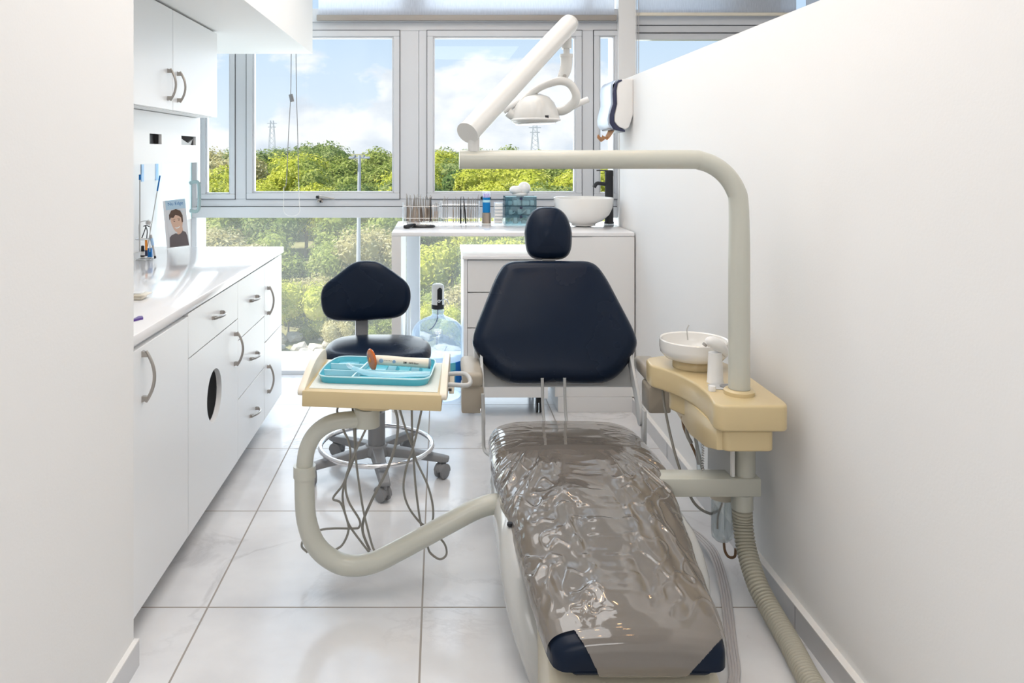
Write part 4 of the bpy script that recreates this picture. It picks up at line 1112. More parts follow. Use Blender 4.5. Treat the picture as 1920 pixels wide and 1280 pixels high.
# back post and backrest
byd = 3.44
obj('back_post', B().prism([(sy + .05, .438), (sy + .05, .448), (byd - .01, .448), (byd - .004, .50), (byd - .004, .66), (byd + .006, .66), (byd + .008, .50), (byd + .004, .438)], 'x', XX(667, byd), XX(690, byd), .001), 'grey', st)
obj('post_screw', B().cyl((XX(680, byd), byd - .008, .595), (XX(680, byd), byd - .003, .595), .004, seg=12).cyl((XX(680, byd), byd - .008, .565), (XX(680, byd), byd - .003, .565), .003, seg=12), 'black', st)
bo = [(-.190, -.085), (-.196, .02), (-.12, .075), (-.055, .128), (.0, .134), (.055, .128), (.12, .085), (.192, .03), (.192, -.06), (.15, -.11), (-.04, -.125), (-.15, -.122)]
bm_ = T((XX(687, byd), byd + .01, ZZ(546, byd))) @ R(90, 'X') @ R(-2, 'X')
obj('backrest', B().cushion(rounded(bo, .05, 8), .055, .03, .006, mtx=bm_), 'navy', st)

# ================================================================== DENTAL CHAIR
AX = .42
ch = thing('dental_chair', 'navy reclining dental chair with hexagonal backrest and taupe armrests', 'dental chair', (AX, 2.4, 0))
rec = 26
# backrest
bl_ = .457
bk = [(-.165, bl_), (.165, bl_), (.205, bl_ - .055), (.300, .175), (.300, .125), (.205, .0), (.06, .0), (0, .006), (-.06, .0), (-.205, .0), (-.300, .125), (-.300, .175), (-.205, bl_ - .055)]
bmx = T((AX, 2.84, .455)) @ R(90 - rec, 'X')          # local XY plane -> leaning plane, +Z faces the viewer/up
bp_ = rounded(bk, [.05, .05, .05, .06, .06, .09, .04, .04, .04, .09, .06, .06, .05], 6)
cb_ = B().cushion(bp_, .085, .042, .006, mtx=bmx @ T((0, 0, -.06)), n=160)
obj('backrest', cb_, 'navy', ch)
# headrest
ho = []
for k in range(90):
    a = 2 * pi * k / 90; c_, s_ = cos(a), sin(a); e = 2 / 2.7 if s_ > 0 else 2 / 3.8
    x = math.copysign(abs(c_) ** e, c_); y = math.copysign(abs(s_) ** e, s_)
    ho.append((x * (.0925 - .010 * abs(y) + (.006 if y < 0 else -.004) * abs(y)), .104 * y))
obj('headrest', B().cushion(ho, .085, .046, .010, mtx=T((XX(1028, 3.10), 3.10, .962)) @ R(90 - 14, 'X') @ T((0, 0, -.05)), n=90), 'navy', ch)
obj('headrest_post', B().box(AX - .025, AX + .025, 3.07, 3.085, .75, .93), 'steel', ch)
# frame behind the backrest
def lz(x, v, w=0): return bmx @ Vector((x, v, w))
fr = B().box(-.292, .292, .0, .17, -.085, -.062, .004, mtx=bmx)
obj('back_frame', fr, 'greyl', ch)
# side brackets down to the pivots
for s in (-1, 1):
    x0 = AX + s * .264; x1_ = AX + s * .280
    prof_ = [(2.935, .575), (2.96, .56), (2.87, .47), (2.80, .40), (2.79, .36), (2.76, .335), (2.735, .335), (2.72, .36), (2.73, .40), (2.80, .47), (2.88, .545)]
    o = obj('side_bracket', B().prism(rounded(prof_, .02, 3), 'x', min(x0, x1_ - s * .006), max(x0, x1_ - s * .006), .001), 'greyl', ch)
    obj('pivot_bolt', B().cyl((x1_ - s * .012, 2.755, .385), (x1_, 2.755, .385), .010), 'chrome', o)
# thin rods from backrest to seat
for px in (1017, 1059):
    x = XX(px, 2.83)
    obj('hinge_rod', B().tube([(x, 2.835, .475), (x + .002, 2.835, .38), (x + .004, 2.82, .33), (x + .006, 2.79, .315)], .0055, 10, 4), 'greyl', ch)
# left hook rod and right strut
obj('side_rod', B().tube([(.148, 2.73, .45), (.150, 2.73, .31), (.152, 2.72, .265), (.165, 2.68, .262), (.19, 2.62, .27)], .006, 10, 5), 'greyl', ch)
obj('side_strut', B().box(.690, .700, 2.70, 2.745, .26, .40, .002).box(.690, .700, 2.5, 2.74, .25, .275, .002), 'greyl', ch)
# armrests
for x in (AX - .306, AX + .338):
    ml = T((x, 2.75, 0))
    obj('armrest', B().box(-.036, .036, -.015, .235, .468, .518, .016, 4, mtx=ml), 'arm', ch)
    obj('armrest_housing', B().prism(rounded([(-.038, .376), (.038, .376), (.038, .462), (.030, .470), (-.030, .470), (-.038, .462)], .008, 3), 'y', 0, .10, .004, mtx=ml), 'arm', ch)
# seat and leg cushion
def station(pts, t):
    for (a, b_) in zip(pts[:-1], pts[1:]):
        if t <= b_[0]: 
            f = (t - a[0]) / (b_[0] - a[0]); return [a[i] + (b_[i] - a[i]) * f for i in range(1, len(a))]
    return list(pts[-1][1:])
# v, y, ztop, halfwidth, thickness
STN = [(0, 2.785, .300, .205, .030), (.02, 2.775, .322, .222, .055), (.05, 2.755, .334, .236, .07), (.12, 2.70, .342, .250, .08), (.30, 2.54, .352, .2555, .085), (.385, 2.465, .357, .2570, .085), (.42, 2.43, .3565, .256, .085), (.50, 2.36, .3500, .2515, .08),
       (.70, 2.17, .3225, .232, .072), (.90, 1.96, .2910, .2110, .066), (1.10, 1.765, .262, .197, .062), (1.16, 1.715, .2535, .190, .060), (1.18, 1.695, .2500, .186, .058), (1.195, 1.682, .244, .181, .054),
       (1.21, 1.673, .236, .174, .046), (1.225, 1.667, .226, .166, .036), (1.24, 1.664, .214, .156, .024), (1.255, 1.664, .200, .145, .010), (1.265, 1.665, .189, .140, .003), (1.28, 1.670, .1825, .134, .002)]
VE = 1.28
def seat_pt(v, u, off=0.0):
    """v along the cushion, u across in [-1,1]; returns point and rough normal"""
    y, zt, hw, th = station(STN, v)
    a = pi / 2 - u * pi / 2                       # 0..pi over the top
    e = .42
    cx_, sz = cos(a), sin(a)
    X_ = math.copysign(abs(cx_) ** e, cx_) * hw
    Z_ = zt - th + th * (abs(sz) ** e)
    crown = .010 * (1 - (X_ / hw) ** 2) * min(1, th / .05)
    return Vector((AX + X_, y, Z_ + crown))
NV, NU = 168, 64
sm = bmesh.new(); G_ = []
for i in range(NV + 1):
    v = VE * i / NV
    G_.append([sm.verts.new(seat_pt(v, -1 + 2 * j / NU)) for j in range(NU + 1)])
for i in range(NV):
    for j in range(NU): sm.faces.new((G_[i][j], G_[i][j + 1], G_[i + 1][j + 1], G_[i + 1][j]))
for i in range(NV): sm.faces.new((G_[i][0], G_[i + 1][0], G_[i + 1][NU], G_[i][NU]))
sm.faces.new(G_[0]); sm.faces.new(G_[NV][::-1])
bmesh.ops.recalc_face_normals(sm, faces=sm.faces)
obj('seat_cushion', sm, 'navy', ch, sharp=70)
# plastic film with wrinkles, the warm ceiling's reflection in its base colour
def fbm(p, o=3):
    s_, a = 0, 1
    for _ in range(o): s_ += a * noise.noise(p); p = p * 2.03; a *= .5
    return s_
NVF, NUF = 420, 260
fm = bmesh.new(); FG = []
def seat_n(v, u):
    a = seat_pt(min(v + .006, VE), u) - seat_pt(max(v - .006, 0), u); b_ = seat_pt(v, min(u + .01, 1)) - seat_pt(v, max(u - .01, -1))
    n_ = b_.cross(a)
    if n_.length < 1e-9: return Vector((0, 0, 1))
    n_.normalize()
    p0 = seat_pt(v, u); y0_, zt_, hw_, th_ = station(STN, v)
    if n_.dot(p0 - Vector((AX, max(1.80, min(2.68, p0.y)), min(zt_ - th_ - .01, .21 if p0.y < 1.8 else 1)))) < 0: n_ = -n_
    return n_
for i in range(NVF + 1):
    v = .004 + (VE - .005) * i / NVF; row = []
    for j in range(NUF + 1):
        u = -.97 + 1.94 * j / NUF
        p = seat_pt(v, u); n_ = seat_n(v, u)
        X_ = (p.x - AX) / .25
        w = 0
        # long folds that fan out from the knee crest towards the foot end
        if v > .40:
            t = v - .40
            ang = X_ * .25 / (.16 + t * .55)
            q = Vector((ang * 2.3, t * 1.5, 3.3))
            q = q + Vector((.30 * noise.noise(Vector((ang * 1.5, t * 4, 9))), 0, 0))
            r1 = abs(noise.noise(q * 1.35)); r3 = abs(noise.noise(Vector((ang * 5.2, t * 3.4, 7.7))))
            r2 = fbm(Vector((ang * 5, t * 5, 1.7)), 2)
            ridge = math.exp(-(r1 / .10) ** 2); rid2 = math.exp(-(r3 / .09) ** 2)
            amp = min(1, t / .12) * min(1, (1.17 - v) / .12) if v < 1.17 else 0
            w = amp * (.0065 * ridge + .0035 * rid2 + .0045 * r2 + .0024 * fbm(Vector((X_ * 5.5, t * 13, 5)), 2) + .0020 * math.exp(-(noise.noise(Vector((X_ * 6, t * 15, 15))) / .08) ** 2) * min(1, t / .2))
        else:
            w = .5 * (.0018 * fbm(Vector((X_ * 3, v * 14, 2)), 2) + (.0022 * math.exp(-(noise.noise(Vector((X_ * 3, v * 22, 4))) / .1) ** 2) if abs(X_) > .45 else 0)) * min(1, (.40 - v) / .05)
        # pull folds along the side edges
        if abs(u) > .55: w += (.0008 * sin(v * 190 + 9 * abs(u)) if u < 0 else .0008 * sin(v * 60 + 4 * u)) * min(1, (abs(u) - .55) / .2) * (1 if v > .45 and v < 1.0 else .2)
        w *= 1 - .6 * max(0, min(1, (abs(u) - .6) / .2))
        row.append((p + n_ * (.0060 + max(-.0050, w)), v, u))
    FG.append(row)
vm_ = {}
def fv(i, j):
    if (i, j) not in vm_: vm_[(i, j)] = fm.verts.new(FG[i][j][0])
    return vm_[(i, j)]
for i in range(NVF):
    for j in range(NUF):
        v = FG[i][j][1]; X_ = abs(FG[i][j][0].x - AX)
        # the film stops short of both foot corners, cut on a slant
        XS = FG[i][j][0].x - AX
        if v > 1.175 and XS < -.135 + (v - 1.175) * .5: continue
        if v > 1.165 and XS > .190 - (v - 1.165) * .95: continue
        fm.faces.new((fv(i, j), fv(i, j + 1), fv(i + 1, j + 1), fv(i + 1, j)))
bmesh.ops.recalc_face_normals(fm, faces=fm.faces)
tag(obj('plastic_cover', fm, 'film', sharp=80), 'glossy wrinkled plastic cover with coloured-in warm reflection over the dental chair seat', 'plastic cover')
# seat pan and base
obj('seat_pan', B().prism([(AX - .21, 2.74), (AX + .21, 2.74), (AX + .215, 2.4), (AX + .17, 1.76), (AX - .17, 1.76), (AX - .215, 2.4)], 'z', .0, .02, .004, mtx=Matrix.Identity(4)) if False else
    B().prism([(2.74, .262), (2.74, .24), (2.3, .225), (1.75, .165), (1.73, .185), (2.3, .243)], 'x', AX - .17, AX + .17, .002), 'shellc', ch)
def loft(rings, cap=True):
    b_ = bmesh.new(); V = [[b_.verts.new(p) for p in r] for r in rings]; n = len(V[0])
    for p, q in zip(V[:-1], V[1:]):
        for i in range(n): b_.faces.new((p[i], p[(i + 1) % n], q[(i + 1) % n], q[i]))
    if cap: b_.faces.new(V[0][::-1]); b_.faces.new(V[-1])
    bmesh.ops.recalc_face_normals(b_, faces=b_.faces); return b_
def rrect(x0, x1, y0, y1, z, r, seg=6):
    return [(x, y, z) for x, y in rounded([(x0, y0), (x1, y0), (x1, y1), (x0, y1)], r, seg)]
rg = []
for z, xl, yf_ in ((0, .212, 1.88), (.04, .200, 1.88), (.09, .180, 1.90), (.14, .165, 1.94), (.20, .156, 1.98), (.24, .157, 2.03), (.268, .164, 2.07), (.283, .178, 2.10)):
    rg.append(rrect(xl, 2 * AX - xl, yf_, 2.56, z, .06))
obj('base_shell', loft(rg), 'shell', ch)
rg = []
for z, yf_, e in ((0, 1.56, 0), (.05, 1.57, .0), (.10, 1.63, .002), (.15, 1.72, .006), (.175, 1.80, .012), (.182, 1.84, .02)):
    rg.append(rrect(.232 + e, .608 - e, yf_, 2.1, z, .045))
obj('base_front', loft(rg), 'shellc', ch)
obj('base_foot', B().box(.25, .59, 1.42, 1.60, 0, .05, .012, 3), 'shellc', ch)
obj('lift_column', B().box(.30, .54, 2.15, 2.45, .2855, .29, .004).box(.32, .52, 2.2, 2.42, .2, .255, .004), 'grey', ch)
c = P(955, 985, 2.1)
obj('black_knob', B().lathe([(0, 0), (.008, 0), (.009, .003), (.008, .008), (0, .009)], (c.x + .004, c.y + .02, .2835), 16), 'black', ch)

# ================================================================== INSTRUMENT TABLE on its swing arm
it = thing('instrument_table', 'cream instrument table on a curved grey-green swing arm', 'instrument table', (-.19, 2.35, .56))
dd = 2.27
low = [P(571, 884, dd), P(571.5, 930, dd), P(575, 975, dd), P(590, 1018, dd), P(618, 1046, dd), P(655, 1060, dd), P(700, 1054, dd), P(748, 1031, dd + .01), (P(800, 1003, dd + .02)), P(850, 976, dd + .035), P(895, 953, dd + .05), P(930, 944, dd + .06), P(970, 943, dd + .08), P(1010, 946, dd + .1)]
obj('lower_arm', B().tube(low, .0285, 24, 4), 'tube', it)
upp = [P(571, 900, dd), P(571.5, 868, dd), P(577, 838, dd), P(592, 812, dd), P(617, 794, dd), P(648, 787, dd + .01), P(700, 786, dd + .02)]
obj('upper_arm', B().tube(upp, .0235, 24, 5), 'tube', it)
obj('collar', B().cyl(P(571, 894, dd), P(571, 872, dd), .0315, seg=32), 'tube', it)
hx = XX(683, dd + .03)
obj('arm_socket', B().cyl((XX(688, dd + .02), dd + .02, ZZ(802, dd)), (XX(688, dd + .02), dd + .02, ZZ(768, dd)), .037, seg=32), 'tube', it)
rz = R(-3, 'Z')
tm = T((-.1915, 2.36, 0)) @ R(-2.5, 'Z') @ R(1.2, 'Y')
obj('table_body', B().box(-.192, .192, -.17, .17, .570, .614, .003, 2, mtx=tm), 'cream', it)
obj('under_block', B().prism(rounded([(-.065, .571), (.055, .571), (.045, .552), (.025, .548), (-.03, .548), (-.055, .556)], .006, 3), 'y', -.12, .05, .003, mtx=tm), 'cream', it)
for x0, x1 in ((-.206, -.186), (.186, .206)):
    pr = [(-.168, .600), (-.168, .616), (-.12, .630), (-.06, .648), (.0, .658), (.09, .660), (.15, .652), (.17, .63), (.17, .572), (-.06, .572)]
    obj('side_cheek', B().prism(rounded(pr, .014, 4), 'x', x0, x1, .003, 2, mtx=tm), 'creaml', it)
obj('side_bracket', B().prism([(.02, .562), (.045, .61), (.065, .61), (.09, .562)], 'x', .207, .222, .002, mtx=tm), 'creaml', it)
obj('bracket_screw', B().cyl((.20, .018, .575), (.215, .018, .575), .004, seg=12, mtx=tm), 'black', it)
obj('side_handle', B().tube([(.205, -.02, .632), (.25, -.02, .634), (.268, -.045, .626), (.262, -.07, .616), (.205, -.07, .616)], .0065, 12, 4, mtx=tm), 'greyl', it)
tag(obj('tray_liner', B().box(-.178, .180, -.145, .158, .6142, .6152, mtx=tm), 'matc', smooth=False), 'pale paper liner under the turquoise tray', 'paper liner')
# turquoise tray
ty_ = thing('dental_tray', 'turquoise plastic tray with compartments on the instrument table', 'tray', (-.19, 2.37, .6155))
TZ = .6155
tmx = tm @ T((-.0, .012, 0))
outl = rounded([(-.165, -.115), (.155, -.115), (.165, .10), (.15, .118), (-.14, .118), (-.165, .02)], [.035, .05, .04, .03, .04, .05], 6)
O2 = resample(outl, 96)
def off(O, k):
    n = len(O); out = []
    for i in range(n):
        t = O[(i + 1) % n] - O[(i - 1) % n]; nn = Vector((t.y, -t.x)).normalized(); out.append(O[i] - nn * k)
    return out
rings = [[(*p, TZ) for p in off(O2, .008)], [(*p, TZ + .020) for p in O2], [(*p, TZ + .020) for p in off(O2, .003)], [(*p, TZ + .003) for p in off(O2, .012)]]
obj('tray_pan', loft(rings), 'teal', ty_, ).data.transform(Matrix.Identity(4))
ty_.children[0].data.transform(parent_inv(ty_) @ tmx @ parent_inv(ty_).inverted())
def tp_(x, y, z): return (x, y, TZ + z)
rimb = B().tube([(*p, TZ + .0205) for p in off(O2, .0015)], .0023, 8, 1, closed=True, mtx=tmx)
obj('rim', rimb, 'tealrim', ty_)
for x0, x1, y0, y1 in ((-.158, -.052, -.042, -.038), (-.150, -.052, .028, .032), (-.055, .152, -.030, -.026)):
    obj('divider', B().box(x0, x1, y0, y1, TZ + .003, TZ + .017, .001, 1, mtx=tmx).tube([tp_(x0, (y0 + y1) / 2, .0185), tp_(x1, (y0 + y1) / 2, .0185)], .0022, 8, 0, mtx=tmx), 'tealrim', ty_)
obj('divider', B().box(-.057, -.052, -.10, .112, TZ + .003, TZ + .017, .001, 1, mtx=tmx @ R(-8, 'Z')), 'tealrim', ty_)
obj('finger_well', B().box(-.135, -.07, .05, .095, TZ + .003, TZ + .012, .004, 2, mtx=tmx), 'teald', ty_)
for x in (.035, .105): obj('support_rib', B().prism([(x - .02, TZ + .003), (x + .02, TZ + .003), (x + .012, TZ + .013), (x - .012, TZ + .013)], 'y', .0, .06, .001, 1, mtx=tmx), 'teald', ty_)
# curing light: cream wand with orange shield
cl = thing('curing_light', 'cream curing light wand with round orange shield lying on the tray', 'curing light', (-.15, 2.42, .64))
q0 = P(700, 674, 2.36); q0.z = .662; q1 = P(806, 681, 2.36); q1.z = .650
ax = (q1 - q0).normalized(); zax = Vector((0, 0, 1)); yax = zax.cross(ax).normalized(); zax = ax.cross(yax)
cm = Matrix((( ax.x, yax.x, zax.x, q0.x), (ax.y, yax.y, zax.y, q0.y), (ax.z, yax.z, zax.z, q0.z), (0, 0, 0, 1)))
Lc = (q1 - q0).length
obj('wand_body', B().lathe([(0, 0), (.011, 0), (.0135, .006), (.0145, .04), (.0135, .09), (.0145, Lc - .01), (.0135, Lc), (0, Lc)], (0, 0, 0), 32, mtx=cm @ R(90, 'Y')), 'creaml', cl)
obj('shield', B().lathe([(0, -.006), (.012, -.008), (.03, -.004), (.032, 0), (.030, .002), (.012, -.002), (0, 0)], (0, 0, 0), 40, mtx=cm @ T((-.004, 0, 0)) @ R(28, 'Z') @ R(80, 'Y')), 'orange', cl)
obj('shield_collar', B().lathe([(0, -.016), (.009, -.016), (.012, .0), (.012, .006), (0, .006)], (0, 0, 0), 24, mtx=cm @ T((.004, 0, 0)) @ R(90, 'Y')), 'orangep', cl)
def on_wand(t, z=0): return cm @ T((t, -.0142, z))
for t, r in ((.024, .0065), (.062, .005)): obj('button', B().lathe([(0, 0), (r, 0), (r * .8, .0016), (0, .002)], (0, 0, 0), 20, mtx=on_wand(t, .002) @ R(90, 'X')), mat('button_blue', (.28, .42, .58), .4), cl)
dots = B()
for k in range(5): dots.lathe([(0, 0), (.0009, 0), (.0009, .0006), (0, .0006)], (0, 0, 0), 8, mtx=on_wand(.035 + k * .0045, .004) @ R(90, 'X'))
obj('indicator_dots', dots, 'ink', cl)
text('lettering', '3M', .008, cm @ T((.094, -.0148, .001)) @ R(90, 'X'), 'ink', cl, bold=True)
text('lettering', 'ESPE Elipar', .0065, cm @ T((.120, -.0148, .001)) @ R(90, 'X'), 'ink', cl)
obj('end_cap', B().lathe([(0, Lc - .004), (.0148, Lc - .004), (.0148, Lc + .002), (0, Lc + .004)], (0, 0, 0), 28, mtx=cm @ R(90, 'Y')), mat('blue_grey_cap', (.20, .30, .38), .4), cl)
# clear suction tube
q0 = P(662, 694, 2.32); q1 = P(806, 708, 2.29)
q0.z = .648; q1.z = .640
mid = [(q0.x, q0.y, q0.z), (q0.x + .012, q0.y - .01, .647), (q0.x + .05, q0.y - .035, .642), (q0.x + .12, q0.y - .045, .641), (q1.x - .02, q1.y - .005, .640), (q1.x, q1.y, .640)]
sj = thing('saliva_ejector', 'clear suction tip in a sleeve lying across the front of the tray', 'suction tip', mid[0])
obj('sleeve', B().tube(mid, .009, 14, 5, radii=[.005, .006, .008, .008, .006, .004]), pane_mat('milky_sleeve', (.88, .94, .96), .3, .1, .22, (.60, .78, .84)), sj)
obj('ribbed_tip', B().tube([mid[0], (mid[0][0] - .010, mid[0][1] + .004, .652), (mid[0][0] - .016, mid[0][1] + .01, .655)], .0065, 12, 3), 'acryl', sj)

# delivery hoses
HZ = [
 [(335, 72), (328, 110), (345, 155), (372, 240), (400, 300), (416, 380), (402, 500), (365, 600), (300, 690), (352, 722), (398, 850), (400, 920), (362, 1000), (310, 1035)],
 [(430, 75), (440, 230), (455, 450), (490, 700), (520, 850), (560, 1000), (582, 1052)],
 [(462, 88), (450, 230), (445, 400), (380, 580), (365, 700), (400, 850), (480, 970), (552, 1062)],
 [(525, 215), (440, 400), (385, 560), (400, 700), (475, 830), (475, 880), (440, 890), (300, 890), (200, 905), (110, 960), (92, 1010), (130, 1050)],
 [(712, 85), (732, 180), (720, 320), (660, 500), (560, 700), (505, 830), (500, 920), (545, 1035)],
 [(742, 85), (782, 220), (830, 350), (860, 450), (930, 600), (965, 740), (960, 850), (900, 900)],
 [(825, 90), (830, 300), (850, 600), (875, 800), (892, 890)],
 [(892, 95), (840, 330), (790, 480), (770, 620), (800, 740), (870, 840), (930, 885), (1035, 980), (1057, 1060), (1012, 1095), (950, 1055), (930, 1010)],
]
for k, h in enumerate(HZ):
    pts = []
    for i, (a, b_) in enumerate(h):
        t = i / (len(h) - 1); dq = 2.33 + .10 * min(1, t * 2) + .012 * (k - 3.5)
        pts.append(P(540 + a / 3.556, 740 + b_ / 3.556, dq))
    o = obj('delivery_hose', B().tube(pts, .0034 if k != 4 else .0042, 8, 5), 'hose', it)

# ================================================================== SPITTOON UNIT
su = thing('spittoon_unit', 'cream side unit with a white spittoon bowl against the right partition', 'spittoon unit', (.8, 2.3, .2))
top_p = [(.735, 2.085), (.905, 2.085), (.918, 2.11), (.918, 2.45), (.88, 2.60), (.76, 2.62), (.66, 2.58), (.655, 2.49), (.685, 2.45), (.712, 2.39), (.733, 2.30), (.736, 2.20), (.722, 2.11)]
tpr = rounded(top_p, [.015, .015, .02, .05, .05, .05, .04, .02, .03, .03, .03, .03, .012], 4)
obj('cabinet_top', B().prism(tpr, 'z', .543, .612, .007, 3), 'cream', su)
lowp = rounded([(.745, 2.10), (.880, 2.10), (.885, 2.42), (.75, 2.50), (.70, 2.46), (.742, 2.36), (.752, 2.2)], .02, 4)
obj('cabinet_base', B().prism(lowp, 'z', .486, .5425, .006, 3), 'cream', su)
obj('side_skirt', B().prism([(2.112, .545), (2.54, .545), (2.54, .515), (2.48, .470), (2.34, .448), (2.20, .462), (2.112, .487)], 'x', .731, .775, .004), 'cream', su)
pc = (XX(1386, 2.19), 2.19)
obj('pole_flange', B().lathe([(.029, 0), (.041, 0), (.041, .010), (.037, .014), (.029, .015)], (*pc, .612), 40), 'cream', su)
# bowl
bc_ = (XX(1303, 2.46), 2.47)
obj('bowl_base', B().lathe([(0, 0), (.064, 0), (.064, .014), (.056, .026), (0, .026)], (*bc_, .6125), 48), 'cream', su)
obj('bowl', B().lathe([(0, .020), (.055, .020), (.088, .030), (.101, .045), (.1035, .060), (.1035, .083), (.101, .086), (.097, .083), (.096, .062), (.085, .046), (.05, .037), (0, .034)], (*bc_, .6125), 64), 'whitec', su)
obj('water_jet', B().tube([(bc_[0] - .0, bc_[1] + .06, .68), (bc_[0] - .002, bc_[1] + .062, .712), (bc_[0] + .003, bc_[1] + .058, .728)], .0018, 8, 4), 'steel', su)
# cup filler tap
fx, fy = XX(1341, 2.30), 2.30
tf = obj('filler_post', B().lathe([(0, 0), (.024, 0), (.0225, .004), (.019, .085), (0, .087)], (fx, fy, .6125), 32), 'white', su)
obj('filler_head', B().tube([(fx - .022, fy + .005, .724), (fx - .010, fy + .0, .728), (fx + .012, fy, .716), (fx + .035, fy, .692)], .016, 18, 5, radii=[.012, .017, .018, .010]), 'white', tf)
obj('spout_ring', B().cyl((fx - .030, fy + .006, .716), (fx - .026, fy + .005, .722), .007, seg=16), 'nickel', tf)
obj('control_panel', B().prism(rounded([(fx - .03, 2.225), (fx + .045, 2.225), (fx + .05, 2.28), (fx - .035, 2.28)], .02, 5), 'z', .6125, .6145, .0005), 'greyl', su)
obj('panel_screw_cover', B().lathe([(0, 0), (.020, 0), (.020, .002), (0, .0025)], (fx + .022, 2.25, .6145), 24, sx=1.3), 'grey', su)
obj('knob', B().lathe([(0, 0), (.010, 0), (.0105, .010), (.009, .014), (0, .015)], (XX(1334, 2.22), 2.215, .6125), 24), 'white', su)
# post, bracket
px_, py_ = .845 - .03, 2.17
obj('lower_post', B().cyl((XX(1397, 2.31), 2.315, .342), (XX(1397, 2.31), 2.315, .488), .030, seg=32), 'tube', su)
obj('bracket_beam', B().box(.60, .918, 2.28, 2.352, .290, .342, .004, 2), 'tube', su)
obj('waste_panel', B().prism([(2.30, .49), (2.50, .50), (2.50, .285), (2.30, .342)], 'x', .838, .844, .001), 'greyl', su)
obj('waste_panel_edge', B().box(.835, .846, 2.288, 2.30, .343, .485, .002, 1), 'white', su)
cxh, cyh = XX(1392, 2.31), 2.312
obj('hose_collar', B().cyl((cxh, cyh, ZZ(953, 2.31)), (cxh, cyh, .2895), .0305, seg=32), 'tube', su)
# corrugated hose
hp = [Vector((cxh, cyh, .25)), P(1393, 985, 2.31), P(1401, 1035, 2.275), P(1420, 1095, 2.20), P(1446, 1145, 2.13), P(1478, 1200, 2.03), Vector((.872, 1.90, .031)), Vector((.866, 1.80, .030)), Vector((.85, 1.68, .030)), Vector((.84, 1.5, .030))]
Q = []
n = len(hp)
for i in range(n - 1):
    a = hp[i - 1] if i else hp[0] * 2 - hp[1]; b0, c0 = hp[i], hp[i + 1]; e0 = hp[i + 2] if i + 2 < n else c0 * 2 - b0
    for k in range(20):
        t = k / 20; Q.append(.5 * ((2 * b0) + (c0 - a) * t + (2 * a - 5 * b0 + 4 * c0 - e0) * t * t + (3 * b0 - a - 3 * c0 + e0) * t ** 3))
tot = 0; S_ = [0]
for a, b_ in zip(Q[:-1], Q[1:]): tot += (b_ - a).length; S_.append(tot)
m = int(tot / .0025); pts = []; rad = []; j = 0
for k in range(m):
    s_ = tot * k / m
    while S_[j + 1] < s_: j += 1
    pts.append(Q[j].lerp(Q[j + 1], (s_ - S_[j]) / max(1e-6, S_[j + 1] - S_[j]))); ph = (k % 4)
    rad.append((.0248, .0282, .0290, .0282)[ph])
for p_, r_ in zip(pts, rad): p_.z = max(p_.z, .0288)
obj('corrugated_hose', B().tube(pts, .028, 20, 0, radii=rad), 'corr', su, sharp=25)
# jar below the bracket
jx, jy = XX(1354, 2.41), 2.41
jr = obj('separator_jar', B().lathe([(0, 0), (.020, 0), (.030, .01), (.032, .03), (.032, .115), (.030, .13), (.0285, .13), (.030, .03), (.02, .006), (0, .004)], (jx, jy, .106), 36), 'clearj', su)
obj('jar_lid', B().lathe([(0, .128), (.036, .128), (.036, .16), (.03, .17), (0, .17)], (jx, jy, .106), 36), 'creaml', jr)
obj('jar_tubes', B().tube([(jx + .005, jy, .23), (jx - .012, jy, .18), (jx - .014, jy, .14)], .003, 8, 4), 'brownh', jr)
obj('jar_tubes', B().tube([(jx + .012, jy, .23), (jx + .002, jy - .01, .18), (jx + .008, jy, .12)], .002, 8, 4).tube([(jx - .005, jy, .23), (jx + .012, jy + .01, .17), (jx + .004, jy, .12)], .002, 8, 4), 'acryl', jr)
obj('drain_hook', B().tube([(jx + .005, jy, .107), (jx + .008, jy, .075), (jx + .020, jy, .055), (jx + .034, jy - .01, .061), (jx + .037, jy - .01, .085)], .004, 8, 5), 'brownh', su)
# suction tubes hanging under the cream arm
obj('suction_hose', B().tube([P(1243, 731, 2.5), P(1246, 760, 2.5), P(1258, 820, 2.48), P(1275, 880, 2.45), P(1300, 940, 2.42), P(1330, 962, 2.42), P(1350, 955, 2.45)], .0042, 8, 6), 'hose', su)
obj('suction_hose', B().tube([P(1279, 780, 2.42), P(1282, 800, 2.42), P(1291, 822, 2.42), P(1304, 850, 2.42), P(1310, 870, 2.42)], .0042, 8, 5), 'brownh', su)
obj('suction_hose', B().tube([P(1289, 785, 2.40), P(1288, 812, 2.40), P(1296, 830, 2.40)], .0058, 8, 5), 'hose', su)
obj('suction_hose', B().tube([P(1301, 795, 2.38), P(1303, 815, 2.38), P(1310, 850, 2.38), P(1320, 890, 2.38)], .0052, 8, 5), 'hose', su)
obj('coiled_wire', B().tube([P(1318 + 2.5 * sin(k * 2.1), 815 + k * 1.6, 2.34 + .004 * cos(k * 2.1)) for k in range(44)], .0011, 6, 2), 'steel', su)
obj('clear_sleeve', B().tube([P(1308, 800, 2.38), P(1310, 840, 2.38), P(1313, 882, 2.38)], .010, 12, 3), 'acryl', su)
